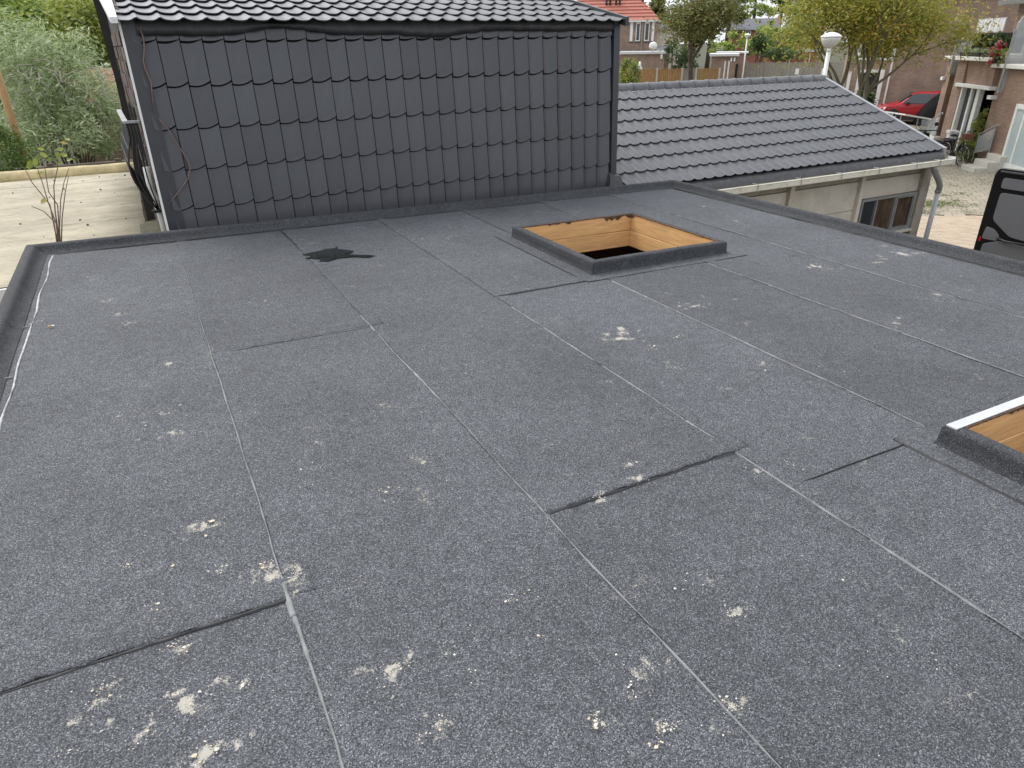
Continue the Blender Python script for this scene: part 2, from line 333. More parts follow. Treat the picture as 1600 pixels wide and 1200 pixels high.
# ------------------------------------------------------------------ mesh and object helpers
class MB:
    def __init__(s): s.v = []; s.f = []
    def add(s, vs, fs):
        k = len(s.v); s.v += [tuple(map(float, p)) for p in vs]; s.f += [tuple(i + k for i in q) for q in fs]; return s
    def box(s, a, b, taper=None):
        (x0, y0, z0), (x1, y1, z1) = a, b
        if x0 > x1: x0, x1 = x1, x0
        if y0 > y1: y0, y1 = y1, y0
        if z0 > z1: z0, z1 = z1, z0
        return s.add([(x0,y0,z0),(x1,y0,z0),(x1,y1,z0),(x0,y1,z0),(x0,y0,z1),(x1,y0,z1),(x1,y1,z1),(x0,y1,z1)],
                     [(0,3,2,1),(4,5,6,7),(0,1,5,4),(1,2,6,5),(2,3,7,6),(3,0,4,7)])
    def hexa(s, p):   # 8 points: bottom ring, top ring
        return s.add(p, [(0,3,2,1),(4,5,6,7),(0,1,5,4),(1,2,6,5),(2,3,7,6),(3,0,4,7)])
    def tube(s, pts, r, n=8, caps=True):
        pts = [Vector(p) for p in pts]
        rs = r if isinstance(r, (list, tuple)) else [r] * len(pts)
        k = len(s.v); up = Vector((0.13, 0.21, 1)).normalized()
        prev = None
        for i, p in enumerate(pts):
            d = (pts[min(i+1, len(pts)-1)] - pts[max(i-1, 0)])
            if d.length < 1e-9: d = Vector((0, 0, 1))
            d.normalize()
            if prev is None:
                a = d.cross(up)
                if a.length < 0.1: a = d.cross(Vector((1, 0, 0)))
            else:
                a = prev - d * prev.dot(d)
            a.normalize(); prev = a; b = d.cross(a)
            for j in range(n):
                t = 2 * math.pi * j / n
                q = p + (a * math.cos(t) + b * math.sin(t)) * rs[i]
                s.v.append(tuple(q))
        for i in range(len(pts) - 1):
            for j in range(n):
                s.f.append((k+i*n+j, k+i*n+(j+1) % n, k+(i+1)*n+(j+1) % n, k+(i+1)*n+j))
        if caps:
            s.f.append(tuple(k + j for j in range(n))[::-1]); s.f.append(tuple(k + (len(pts)-1)*n + j for j in range(n)))
        return s
    def lathe(s, prof, c, n=16, axis='z'):
        k = len(s.v)
        for r, z in prof:
            for j in range(n):
                t = 2 * math.pi * j / n
                q = (r * math.cos(t), r * math.sin(t), z)
                if axis == 'x': q = (q[2], q[0], q[1])
                if axis == 'y': q = (q[0], q[2], q[1])
                s.v.append((q[0]+c[0], q[1]+c[1], q[2]+c[2]))
        for i in range(len(prof) - 1):
            for j in range(n):
                s.f.append((k+i*n+j, k+i*n+(j+1) % n, k+(i+1)*n+(j+1) % n, k+(i+1)*n+j))
        s.f.append(tuple(k+j for j in range(n))[::-1]); s.f.append(tuple(k+(len(prof)-1)*n+j for j in range(n)))
        return s
    def prism(s, poly, d):   # closed polygon (3-D points) extruded along d
        n = len(poly); d = Vector(d); k = len(s.v)
        s.v += [tuple(p) for p in poly] + [tuple(Vector(p) + d) for p in poly]
        s.f.append(tuple(k+i for i in range(n))[::-1]); s.f.append(tuple(k+n+i for i in range(n)))
        for i in range(n):
            j = (i+1) % n; s.f.append((k+i, k+j, k+n+j, k+n+i))
        return s
    def mesh(s, name, mat, smooth=False):
        me = bpy.data.meshes.new(name); me.from_pydata(s.v, [], s.f); me.update()
        if mat: me.materials.append(MT[mat])
        if smooth: me.polygons.foreach_set('use_smooth', [True] * len(me.polygons))
        return me
    def build(s, name, mat, parent=None, smooth=False, off=None):
        """off: subtract this world position (the parent's base) from the vertices"""
        if parent is not None and off is None: off = ORG.get(parent.name)
        if off is not None: s.v = [(p[0]-off[0], p[1]-off[1], p[2]-off[2]) for p in s.v]
        o = link(name, s.mesh(name, mat, smooth), parent)
        if parent is not None and parent.name in ORG: ORG[o.name] = ORG[parent.name]
        return o
ORG = {}
def link(name, me, parent=None):
    o = bpy.data.objects.new(name, me); COL.objects.link(o)
    if parent is not None: o.parent = parent
    return o
def tag(o, label=None, cat=None, group=None, kind=None):
    if label: o['label'] = label
    if cat: o['category'] = cat
    if group: o['group'] = group
    if kind: o['kind'] = kind
    return o
def thing(name, label, cat, loc=(0, 0, 0), rz=0.0, group=None, world=False):
    """an Empty at the thing's base. world=True: its parts are given in world coordinates"""
    o = bpy.data.objects.new(name, None); COL.objects.link(o)
    o.empty_display_size = 0.2
    o.location = loc; o.rotation_euler = (0, 0, rz)
    if world: ORG[o.name] = tuple(loc)
    return tag(o, label, cat, group)
def copy_tree(o, parent=None):
    c = o.copy(); COL.objects.link(c); c.parent = parent
    for ch in list(o.children): copy_tree(ch, c)
    return c
def soften(o, w, seg=2):
    b = o.modifiers.new('bevel', 'BEVEL'); b.width = w; b.segments = seg; b.limit_method = 'ANGLE'; b.angle_limit = math.radians(40)
    return o
def one(name, mb, mat, label, cat, group=None, kind=None, smooth=False, loc=None):
    """a thing that is one mesh; origin moved to loc"""
    if loc is not None: mb.v = [(p[0]-loc[0], p[1]-loc[1], p[2]-loc[2]) for p in mb.v]
    o = link(name, mb.mesh(name, mat, smooth))
    if loc is not None: o.location = loc
    return tag(o, label, cat, group, kind)
def lumpy(pts, amp, seed=0, sc=1.0):
    return [tuple(Vector(p) + amp * mnoise.noise_vector(Vector(p) * sc + Vector((seed, 0, 0)))) for p in pts]

# ================================================================== GROUND
g = MB()
N = 40; ext = 900.0
g.add([(-ext, -ext, GZ), (ext, -ext, GZ), (ext, ext, GZ), (-ext, ext, GZ)], [(0, 1, 2, 3)])
o = g.build('ground', 'soil'); o['kind'] = 'structure'
HA = math.radians(40); HP = Vector((24.14, 13.11, GZ))           # the row house's facade line
def hloc(u, v, z=0.0):
    return Vector((HP.x + u*math.cos(HA) - v*math.sin(HA), HP.y + u*math.sin(HA) + v*math.cos(HA), GZ + z))
g = MB()
g.add([hloc(-26, -12, .004), hloc(60, -12, .004), hloc(60, 26, .004), hloc(-26, 26, .004)], [(0, 1, 2, 3)])
pavement = g.build('pavement', 'bed'); pavement['kind'] = 'structure'
def px_of(p):
    c = MG.T @ (np.array(p) - CAM)
    return 800 + F*c[0]/-c[2], 600 - F*c[1]/-c[2]
def slab_mesh(name, a, b, h, mat):
    e = 0.008
    m = MB(); m.add([(-a,-b,0),(a,-b,0),(a,b,0),(-a,b,0),(-a,-b,h-e),(a,-b,h-e),(a,b,h-e),(-a,b,h-e),(-a+e,-b+e,h),(a-e,-b+e,h),(a-e,b-e,h),(-a+e,b-e,h)],
                    [(0,1,5,4),(1,2,6,5),(2,3,7,6),(3,0,4,7),(4,5,9,8),(5,6,10,9),(6,7,11,10),(7,4,8,11),(8,9,10,11)])
    return m.mesh(name, mat)
sm = [slab_mesh('paving_slab', .141, .141, .026, 'paver'), slab_mesh('paving_slab', .141, .141, .026, 'paver2')]
bmh = [slab_mesh('paving_brick', .098, .049, .022, 'clinker'), slab_mesh('paving_brick', .098, .049, .022, 'clinker2')]
cand = []
for i in range(-60, 40):
    for j in range(-24, 60):
        u, v = i*.3, j*.3 + (.15 if i % 2 else 0)
        p = hloc(u, v, .006); x, y = px_of(p)
        if 1425 < x < 1560 and 236 < y < 338: cand.append(((p.x**2 + p.y**2), p, 0))
cand.sort(key=lambda t: t[0])
cb = []
for i in range(-140, 0):
    for j in range(-30, 90):
        u, v = i*.1, j*.2 + (.1 if i % 2 else 0)
        p = hloc(u, v, .006); x, y = px_of(p)
        if 1415 < x < 1545 and 338 <= y < 394: cb.append(((p.x**2 + p.y**2), p, 1))
cb.sort(key=lambda t: t[0])
for lst, ms, nm, rot in ((cand[:300], sm, 'paving_slab', 0), (cb[:300], bmh, 'paving_brick', math.pi/2)):
    for d, p, k in lst:
        o = link(nm, ms[0 if rnd.random() < .6 else 1], pavement)
        o.location = (p.x, p.y, p.z + rnd.uniform(-.003, .004)); o.rotation_euler = (rnd.uniform(-.012, .012), rnd.uniform(-.012, .012), HA + rot)
def slab_field(lst, a, b, rot, mat):
    m = MB()
    for d, p, k in lst:
        c, s = math.cos(HA+rot), math.sin(HA+rot)
        q = [(p.x + c*x - s*y, p.y + s*x + c*y) for x, y in ((-a,-b),(a,-b),(a,b),(-a,b))]
        h = p.z + .018 + rnd.uniform(-.003, .003)
        m.hexa([(x, y, p.z) for x, y in q] + [(x, y, h) for x, y in q])
    if m.v: o = m.build('paving_field', mat, pavement); o['kind'] = 'stuff'
slab_field(cand[300:], .146, .146, 0, 'paver'); slab_field(cb[300:], .098, .049, math.pi/2, 'clinker')

# ================================================================== FLAT ROOF (frame of the roof: z = 0 is the membrane)
cT, sT = math.cos(TILT), math.sin(TILT)
roof = thing('flat_roof_building', 'brick building with dark grey bitumen flat roof in the foreground', 'building',
             (-1.5*sT, 0, 1.5 - 1.5*cT))
roof.rotation_euler = (0, TILT, 0)
RX0, RX1, RY0, RY1 = -0.88, 5.66, -2.6, 6.58
SK = [(2.78, 4.02, 4.09, 5.29), (2.73, 0.045, 4.03, 1.345)]        # outer boxes of the two skylight kerbs
TH = 0.062
# dust spots seen on the membrane: photo position, size across, strength
DUST = [(968,529,26,.62),(1085,478,15,.55),(1055,526,10,.45),(1018,543,9,.5),(1272,416,13,.6),(1400,505,22,.48),(1465,461,26,.40),(1410,397,38,.45),(1150,345,26,.38),
 (1180,738,13,.55),(1150,958,24,.55),(1140,1105,26,.6),(1000,1055,30,.5),(985,1080,20,.45),(612,1045,26,.6),(640,1030,16,.4),(680,1132,24,.5),(430,898,30,.62),(455,905,16,.5),(320,822,24,.58),
 (290,1100,38,.60),(320,1176,30,.62),(150,1100,28,.48),(240,955,14,.45),(197,886,14,.5),(160,1075,14,.45),(265,568,13,.55),(185,490,20,.45),(170,470,12,.5),(195,505,12,.5),(145,436,16,.42),(270,676,24,.48),(255,646,18,.42),(230,670,16,.3),
 (600,768,15,.55),(590,656,20,.36),(660,722,18,.42),(490,732,18,.42),(480,760,12,.4),(1000,750,13,.66),(935,778,11,.66),(985,726,14,.5),(860,692,16,.36),(1100,322,20,.42),
 (660,373,14,.42),(700,372,12,.4),(832,930,12,.42),(800,935,10,.4),(1318,580,18,.34),(1192,568,18,.42),(1285,575,12,.34),(1110,905,20,.42),(1070,910,16,.42),(1040,1135,10,.66),(930,1125,7,.6),
 (1030,1170,16,.5),(700,1015,14,.4),(270,1010,14,.46),(290,1016,14,.5),(170,1130,22,.4),(240,1150,18,.36),(380,1070,10,.5),(350,890,12,.5),(410,885,14,.5),(270,885,10,.4),(95,1180,14,.4),(205,1160,20,.38),
 (1455,340,14,.3),(1220,330,16,.3),(870,300,20,.34),(905,330,14,.36),(1345,660,18,.3),(1230,725,14,.4),(1110,690,14,.3),(735,575,20,.26),(350,505,20,.28),(310,470,18,.3),(520,420,24,.26),(700,470,30,.22),(420,640,26,.2),(560,905,14,.34),
 (1250,870,18,.24),(1330,905,16,.26),(1480,1040,18,.24),(745,1060,14,.3),(840,1000,16,.26)]
dust_r = []
for (px, py, w, st) in DUST:
    c = roofpt(px, py); e = roofpt(px + w, py)
    r = max(.02, np.hypot(*(e - c)[:2]))
    core = nrs.uniform(.28, .55)
    dust_r.append((c[0], c[1], r*core, st+.10, nrs.uniform(0, 3.14), nrs.uniform(1.2, 2.4)))
    for q in range(int(8 + 90*r)):      # broken splashes round the core
        o_ = nrs.normal(0, .75, 2)*r*np.array([1.25, .8])
        dust_r.append((c[0]+o_[0], c[1]+o_[1], r*nrs.uniform(.12, .38)+.008, st*nrs.uniform(.6, 1.0), nrs.uniform(0, 3.14), nrs.uniform(1.0, 3.2)))
for k in range(150):      # soft broad smudges
    dust_r.append((nrs.uniform(-.7, 5.5), nrs.uniform(.4, 6.4), nrs.uniform(.05, .16), nrs.uniform(.22, .36), nrs.uniform(0, 3.14), nrs.uniform(1, 3)))
for k in range(520):      # faint scattered scuffs
    dust_r.append((nrs.uniform(-.8, 5.6), nrs.uniform(.3, 6.4), nrs.uniform(.015, .07), nrs.uniform(.16, .40), nrs.uniform(0, 3.14), nrs.uniform(1, 4)))
dust_r = np.array(dust_r)
def dust_at(x, y):
    d = np.zeros_like(x)
    x0, x1, y0, y1 = x.min()-.3, x.max()+.3, y.min()-.3, y.max()+.3
    for (cx, cy, r, st, an, el) in dust_r:
        if not (x0 < cx < x1 and y0 < cy < y1): continue
        k = np.nonzero((np.abs(x-cx) < 4*r) & (np.abs(y-cy) < 4*r))[0]
        if len(k) == 0: continue
        dx, dy = x[k]-cx, y[k]-cy
        u = (dx*np.cos(an) + dy*np.sin(an))/el**.5; v = (-dx*np.sin(an) + dy*np.cos(an))*el**.5
        d[k] = np.maximum(d[k], st * np.exp(-(u*u + v*v)/(r*r)*0.9))
    return d
def roof_sheet(x0, x1, y0, y1, lift_left, lift_front, sub=0.018, wob=0.004):
    nx = max(3, int((x1-x0)/sub)); ny = max(3, int((y1-y0)/sub))
    xs = np.linspace(x0, x1, nx+1); ys = np.linspace(y0, y1, ny+1)
    X, Y = np.meshgrid(xs, ys)
    Z = np.zeros_like(X)
    if lift_left: Z = np.maximum(Z, .0045*np.clip((x0+.12-X)/.05, 0, 1))
    if lift_front: Z = np.maximum(Z, .006*np.clip((y0+.16-Y)/.07, 0, 1))
    for (fx, fy, a, p) in ((1.1, .6, .0025, .3), (2.7, 1.9, .0014, 1.7), (.5, 2.2, .0018, 4.1)):
        Z = Z + a*np.sin(fx*X*2+p)*np.cos(fy*Y*2+p*2)
    # irregular edges
    Xe = X.copy(); Ye = Y.copy()
    Xe[:, 0] += wob*np.sin(ys*9.1+x0*3)*.6 + wob*np.sin(ys*31+x0)*.3
    if lift_front: Ye[0, :] += wob*np.sin(xs*37+y0)*.9 + wob*np.sin(xs*83+1)*.6
    V = np.stack([Xe, Ye, Z], -1).reshape(-1, 3)
    idx = np.arange((nx+1)*(ny+1)).reshape(ny+1, nx+1)
    Q = np.stack([idx[:-1, :-1], idx[:-1, 1:], idx[1:, 1:], idx[1:, :-1]], -1).reshape(-1, 4)
    cx = (X[:-1, :-1] + X[1:, 1:]).reshape(-1)/2; cy = (Y[:-1, :-1] + Y[1:, 1:]).reshape(-1)/2
    keep = np.ones(len(Q), bool)
    for (a, b, c, d) in SK:
        keep &= ~((cx > a+.03) & (cx < c-.03) & (cy > b+.03) & (cy < d-.03))
    Q = Q[keep]
    me = bpy.data.meshes.new('roofing_sheet')
    me.from_pydata(V.tolist(), [], Q.tolist()); me.update()
    at = me.attributes.new('dust', 'FLOAT', 'POINT')
    at.data.foreach_set('value', dust_at(X.reshape(-1), Y.reshape(-1)).astype(np.float32))
    me.polygons.foreach_set('use_smooth', [True]*len(me.polygons))
    me.materials.append(MT['membrane'])
    o = link('roofing_sheet', me, roof)
    so = o.modifiers.new('thickness', 'SOLIDIFY'); so.thickness = .0035; so.offset = -1
    return o
SEAM = [RX0, .131, 1.03, 1.94, 2.84, 3.77, 4.68, RX1]
CUT = [1.70, 3.79, 1.70, 3.93, -1.0, -1.4, -.8]
sheets = []
for i in range(7):
    a, b = SEAM[i], SEAM[i+1]
    lap = .08 if i < 6 else 0
    s1 = roof_sheet(a, b+lap, RY0, CUT[i]+.10, i > 0, False)
    s2 = roof_sheet(a, b+lap, CUT[i], RY1, i > 0, True)
    sheets.append((s1, s2))
def ribbon(pts, w, h, seed=0, wvar=.5):
    """a low irregular bead of bitumen lying along a line of (x, y) points"""
    m = MB(); n = len(pts)
    for i, (x, y) in enumerate(pts):
        x2, y2 = pts[min(i+1, n-1)]; x1, y1 = pts[max(i-1, 0)]
        L = math.hypot(x2-x1, y2-y1) or 1; nx, ny = -(y2-y1)/L, (x2-x1)/L
        ww = w*(1 + 1.5*wvar*mnoise.noise(Vector((x*2.6, y*2.6, seed))) + wvar*mnoise.noise(Vector((x*9, y*9, seed+3))) + .6*wvar*mnoise.noise(Vector((x*31, y*31, seed+5))))
        ww = max(w*.06, ww); jit = w*.5*mnoise.noise(Vector((x*9, y*9, seed+9)))
        z0 = .001 if i in (0, n-1) else .0055
        for t, zz in ((-1, .0005), (-.45, z0+h*.8), (.45, z0+h), (1, .0005)):
            m.v.append((x + nx*(ww*t+jit), y + ny*(ww*t+jit), zz))
        if i:
            k = 4*(i-1)
            for q in range(3): m.f.append((k+q, k+q+1, k+q+5, k+q+4))
    return m
def lin(a, b, n=80, amp=0.0, seed=0):
    out = []
    for i in range(n+1):
        t = i/n; x = a[0]+(b[0]-a[0])*t; y = a[1]+(b[1]-a[1])*t
        d = amp*mnoise.noise(Vector((x*2.3, y*2.3, seed)))
        L = math.hypot(b[0]-a[0], b[1]-a[1]); out.append((x - d*(b[1]-a[1])/L, y + d*(b[0]-a[0])/L))
    return out
def bead(a, b, w, h, mat, sheet, seed, n=80, amp=.008, wvar=.7):
    o = ribbon(lin(a, b, n, amp, seed), w, h, seed, wvar).build('seam_bead', mat, sheet, smooth=True); return o
for i in range(1, 7):
    x = SEAM[i]
    parts = {1: [(0.3, 1.62, .010), (1.62, 1.78, .013), (1.78, 3.85, .006), (3.85, 6.45, .0028)],
             2: [(0.1, 1.1, .004), (1.1, 3.7, .0045), (3.7, 4.0, .008)],
             3: [(0.1, 1.75, .006), (1.75, 2.0, .010), (2.0, 3.7, .0045)],
             4: [(1.46, 3.86, .0038)], 5: [(1.5, 3.88, .0030), (5.42, 6.4, .002)], 6: [(0.5, 6.4, .002)]}[i]
    for k, (ya, yb, w) in enumerate(parts):
        bead((x-.002, ya), (x-.002, yb), w*.52, .0012, 'bead', sheets[i][0], i*7+k, n=int(40+(yb-ya)*60), wvar=(.7 if i == 1 else 1.25))
def lap_edge(i, a, b, w=.007, seed=1):
    y = CUT[i]
    o = ribbon(lin((a, y-.004), (b, y-.004), 140, .006, seed), w, .0015, seed, .9).build('lap_edge', 'tar', sheets[i][1], smooth=True)
lap_edge(0, RX0+.12, .125, .0065, 3); lap_edge(2, 1.035, 1.93, .0085, 4); lap_edge(3, 1.95, 2.68, .006, 5)
ribbon(lin((.15, 3.785), (1.02, 3.785), 90, .006, 8), .0013, .001, 8, 1.0).build('lap_edge', 'bead', sheets[1][1], smooth=True)
ribbon(lin((1.98, 1.41), (2.62, 1.41), 60, .006, 9), .0013, .001, 9, 1.0).build('lap_edge', 'tar', sheets[3][0], smooth=True)
# dark joints to the back edge, right edge and the pale bead by the left edge
for k, (a, b, w, mt) in enumerate([((-.77, 6.515), (5.58, 6.535), .0022, 'tar'), ((5.60, 6.5), (5.595, 1.2), .0022, 'tar')]):
    ribbon(lin(a, b, 300, .010, k+20), w, .001, k+20, 1.2).build('flange_joint', mt, roof, smooth=True)
ribbon(lin((-.785, 6.50), (-.80, .4), 300, .016, 31), .0045, .0012, 31, .8).build('seam_bead', 'bead_pale', roof, smooth=True)
for yy in (5.55, 4.72, 3.93, 3.05): ribbon(lin((-.9, yy), (-.80, yy+.01), 14, .004, yy), .004, .001, yy).build('seam_bead', 'bead', roof, smooth=True)
for xx in (.60, 1.58, 2.9, 4.4): ribbon(lin((xx, 6.52), (xx-.004, 6.60), 10, .003, xx), .003, .001, xx).build('flange_joint', 'tar', roof, smooth=True)
ribbon(lin((1.012, 6.50), (1.026, 5.75), 30, .003, 77), .003, .001, 77).build('flange_joint', 'tar', roof, smooth=True)

# raised edges of the roof: cove, rounded top, outer face (profile: distance inwards, height)
EDGE = [(.075, .004), (.045, .012), (.022, .030), (.010, .052), (.0, .064), (-.012, .070), (-.052, .070), (-.066, .064), (-.072, .05), (-.072, -.25)]
def edge_strip(a, b, inward, n, label=None):
    m = MB(); a = Vector(a); b = Vector(b); inw = Vector(inward)
    for i in range(n+1):
        t = i/n; p = a.lerp(b, t)
        for (d, z) in EDGE:
            w = .0035*mnoise.noise(Vector((p.x*2, p.y*2, z*9)))
            mit = 0
            q = p + inw*(d+w)
            m.v.append((q.x, q.y, z + (w*.8 if z > .01 else 0)))
        if i:
            L = len(EDGE); k = L*(i-1)
            for j in range(L-1): m.f.append((k+j, k+j+1, k+L+j+1, k+L+j))
    o = m.build('roof_edge', 'membrane_shaded', roof, smooth=True)
    return o
def mitre_edge(x0, y0, x1, y1, inw, s0, s1, n=120):
    """strip whose ends are mitred: s0/s1 = direction sign in which the corner runs"""
    m = MB(); L = len(EDGE); d = Vector((x1-x0, y1-y0, 0)).normalized()
    for i in range(n+1):
        t = i/n; p = Vector((x0, y0, 0)).lerp(Vector((x1, y1, 0)), t)
        for (dd, z) in EDGE:
            w = .004*mnoise.noise(Vector((p.x*1.7, p.y*1.7, z*7)))
            q = p + Vector(inw)*(dd + w) + d*((dd)*s0*(1-t) + (dd)*s1*t)
            m.v.append((q.x, q.y, z + (w*.7 if z > .01 else 0)))
        if i:
            k = L*(i-1)
            for j in range(L-1): m.f.append((k+j, k+j+1, k+L+j+1, k+L+j))
    return m.build('roof_edge', 'membrane_shaded', roof, smooth=True)  # shade painted into the whole edge strip, its top included
EX0, EX1, EY1 = -.90, 5.70, 6.62
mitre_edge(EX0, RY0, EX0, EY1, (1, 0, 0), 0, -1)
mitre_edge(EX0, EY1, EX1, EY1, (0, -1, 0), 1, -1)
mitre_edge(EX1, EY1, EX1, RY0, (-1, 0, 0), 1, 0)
# vertical lap joints in the edge covering
for (x, y, ax) in [(.60, EY1, 0), (1.62, EY1, 0), (2.62, EY1, 0), (4.5, EY1, 0), (EX1, 3.95, 1), (EX1, 4.75, 1), (EX1, 2.9, 1), (EX0, 5.55, 1), (EX0, 4.7, 1)]:
    m = MB(); sgn = -1 if ax == 0 else (1 if x < 0 else -1)
    for i, (d, z) in enumerate(EDGE[:8]):
        for s in (-.003, .003):
            q = (x+s, y + sgn*(d+.003)) if ax == 0 else (x + sgn*(d+.003), y+s)
            m.v.append((q[0], q[1], z+.002))
        if i: m.f.append((2*i-2, 2*i-1, 2*i+1, 2*i))
    m.build('edge_lap', 'tar', roof)
# walls below
w = MB()
for (a, b) in (((RX0-.08, RY0, GZ-.3), (RX0+.16, RY1+.1, -.03)), ((RX1-.16, RY0, GZ-.3), (RX1+.10, RY1+.1, -.03)),
               ((RX0+.16, RY1-.1, GZ-.3), (RX1-.16, RY1+.1, -.03)), ((RX0+.16, RY0, GZ-.3), (RX1-.16, RY0+.2, -.03))):
    w.box(a, b)
w.build('wall', 'brick_h', roof)
w = MB(); w.box((RX0+.16, RY0+.2, -2.45), (RX1-.16, RY1-.1, -2.40)); w.build('floor', 'black', roof)
w = MB()
for a, b, c, d in ((RX0+.16, RY0+.2, 2.80, RY1-.1), (4.07, RY0+.2, RX1-.16, RY1-.1), (2.80, 5.27, 4.07, RY1-.1), (2.80, 1.33, 4.07, 4.04), (2.80, RY0+.2, 4.07, .065)):
    w.box((a, b, -.10), (c, d, -.012))
w.build('roof_deck', 'bitwood', roof)

# ------------------------------------------------------------------ two open skylight kerbs
def skylight(box, label, lining):
    x0, y0, x1, y1 = box; zt = .10
    t = thing('skylight_kerb', label, 'skylight')
    t.parent = None
    M = roof_matrix @ Matrix.Translation(Vector((x0, y0, 0))); t.matrix_world = M
    W, D = x1-x0, y1-y0
    # membrane covering: flange, cove, outer face, rounded rim, as one continuous skin round the four sides
    prof = [(-.115, .0075), (-.03, .008), (-.010, .012), (-.002, .024), (.0, .05), (.001, .090), (.006, .100), (.02, .104), (TH-.004, .103)]
    names = ['left', 'front', 'right', 'back']
    cs = [((0, 0), (0, D)), ((0, 0), (W, 0)), ((W, 0), (W, D)), ((0, D), (W, D))]
    inw = [(1, 0), (0, 1), (-1, 0), (0, -1)]
    for (a, b), iw in zip(cs, inw):
        m = MB(); n = 60; L = len(prof)
        dx, dy = (b[0]-a[0]), (b[1]-a[1]); ln = math.hypot(dx, dy); dx /= ln; dy /= ln
        for i in range(n+1):
            s = i/n
            for j, (p, z) in enumerate(prof):
                w = .003*mnoise.noise(Vector((a[0]+s*3+x0, a[1]+s*2, z*11+iw[0]*5)))
                if j == 0: w += .006*mnoise.noise(Vector((s*17+x0, iw[0]*3, 2.2)))
                e = p*(1-2*s)      # mitre
                px = a[0] + dx*ln*s + dx*e + iw[0]*(p+w); py = a[1] + dy*ln*s + dy*e + iw[1]*(p+w)
                m.v.append((px, py, z + (w if j else 0)))
            if i:
                k = L*(i-1)
                for j in range(L-1): m.f.append((k+j, k+j+1, k+L+j+1, k+L+j))
        V_ = m.v; k0 = 3
        mf = MB(); mu_ = MB()
        for i in range(n+1):
            mf.v += V_[i*L:i*L+k0]; mu_.v += V_[i*L+k0-1:(i+1)*L]
            if i:
                for j in range(k0-1): q_ = k0*(i-1)+j; mf.f.append((q_, q_+1, q_+k0+1, q_+k0))
                Lu = L-k0+1
                for j in range(Lu-1): q_ = Lu*(i-1)+j; mu_.f.append((q_, q_+1, q_+Lu+1, q_+Lu))
        mf.build('flange', 'membrane', t, smooth=True); mu_.build('upstand', 'membrane_shaded', t, smooth=True)  # upstand gets the darker felt: its shade is in the colour
        # tar line at the foot of the flange
        pts = []
        for i in range(61):
            s = i/60; e = -.115*(1-2*s)
            pts.append((a[0]+dx*ln*s+dx*e-iw[0]*.116, a[1]+dy*ln*s+dy*e-iw[1]*.116))
        ribbon(pts, .0028, .001, x0+iw[0], 1.0).build('flange_edge', 'tar', t, smooth=True)
    # timber lining: two tiers of boards on each side, butted at the corners
    for tier, (za, zb, inset) in enumerate(((-.052, .098, 0), (-.205, -.056, .004))):
        th = TH - .002 + inset
        for q in range(4):
            m = MB()
            if q == 0: m.box((.012, .012, za), (th, D-.012, zb))
            if q == 2: m.box((W-th, .012, za), (W-.012, D-.012, zb))
            if q == 1: m.box((th+.001, .012, za), (W-th-.001, th, zb))
            if q == 3: m.box((th+.001, D-th, za), (W-th-.001, D-.012, zb))
            o = m.build('board', 'timber', t); soften(o, .003, 1)
    rq = random.Random(int(x0*100+y0*10)); streaks = [(rq.uniform(.74, .92), rq.uniform(.004, .015), rq.uniform(.008, .03)) for _ in range(16)] + [(rq.uniform(.22, .42), rq.uniform(.002, .008), rq.uniform(.008, .03)) for _ in range(9)]
    # scorched, torn upper edge of the far sides, with tongues of soot running down the boards
    for q in (2, 3):
        m = MB(); L = (D if q == 2 else W) - 2*TH; n = 420
        for i in range(n+1):
            s = i/n
            dep = .004 + .006*max(0, mnoise.noise(Vector((s*6+x0, q, 1)))) + .004*max(0, mnoise.noise(Vector((s*40+x0, q, 4))))
            c = math.exp(-((s-.985)/.03)**2)*.03 + (q == 3)*sum(a_*math.exp(-((s-p_)/w_)**2) for p_, a_, w_ in streaks)
            dep = min(.11, dep + c)
            u = TH + L*s
            for z, off in ((.1045, -.012), (.1035, .0035), (.101-dep, .0035)):
                m.v.append((W-TH+.012-off-.012, u, z) if q == 2 else (u, D-TH+.012-off-.012, z))
            if i:
                k = 3*(i-1); m.f += [(k, k+1, k+4, k+3), (k+1, k+2, k+5, k+4)]
        m.build('scorched_edge', 'char', t)
    if lining:
        m = MB(); m.box((.006, D-TH+.006, .1015), (W-.02, D-.012, .1075)); m.build('rim_strip', 'rim', t)
    return t
bpy.context.view_layer.update()
roof_matrix = roof.matrix_world.copy()
skylight(SK[0], 'square open skylight kerb with orange timber lining, whole, near the back of the flat roof', False)
skylight(SK[1], 'open skylight kerb with pale rim strip cut off by the right edge of the photo', True)

# ------------------------------------------------------------------ puddle, cigarette end, mortar crumbs
def on_roof(o):
    o.matrix_world = roof_matrix @ o.matrix_world
pp = [(472,399),(482,396),(500,393),(508,390),(522,389),(528,386),(527,390),(540,391),(553,393),(549,396),(538,398),(560,399),(588,400),(575,403),(552,402),(530,404),(512,409),(498,410),(504,407),(490,406),(476,405),(486,402)]
m = MB(); P3 = [roofpt(*p) for p in pp]
cpt = roofpt(512, 399)
m.v = [(p[0], p[1], .0062) for p in P3] + [(cpt[0], cpt[1], .0066)]
m.f = [(i, (i+1) % len(P3), len(P3)) for i in range(len(P3))]
o = one('puddle', m, 'water', 'dark star-shaped rain puddle lying on the grey flat roof', 'puddle'); on_roof(o)
c = roofpt(81, 512)
m = MB(); m.tube([(c[0]-.018, c[1]-.002, .011), (c[0]+.004, c[1], .011)], .005, 8)
t = thing('cigarette_end', 'small tan cigarette end lying near the left roof edge', 'cigarette')
t.location = (0, 0, 0)
o1 = m.build('filter', 'tan', t); m = MB(); m.tube([(c[0]+.0045, c[1], .011), (c[0]+.016, c[1]+.001, .011)], .0048, 8); m.build('paper', 'white', t)
t.matrix_world = roof_matrix.copy()
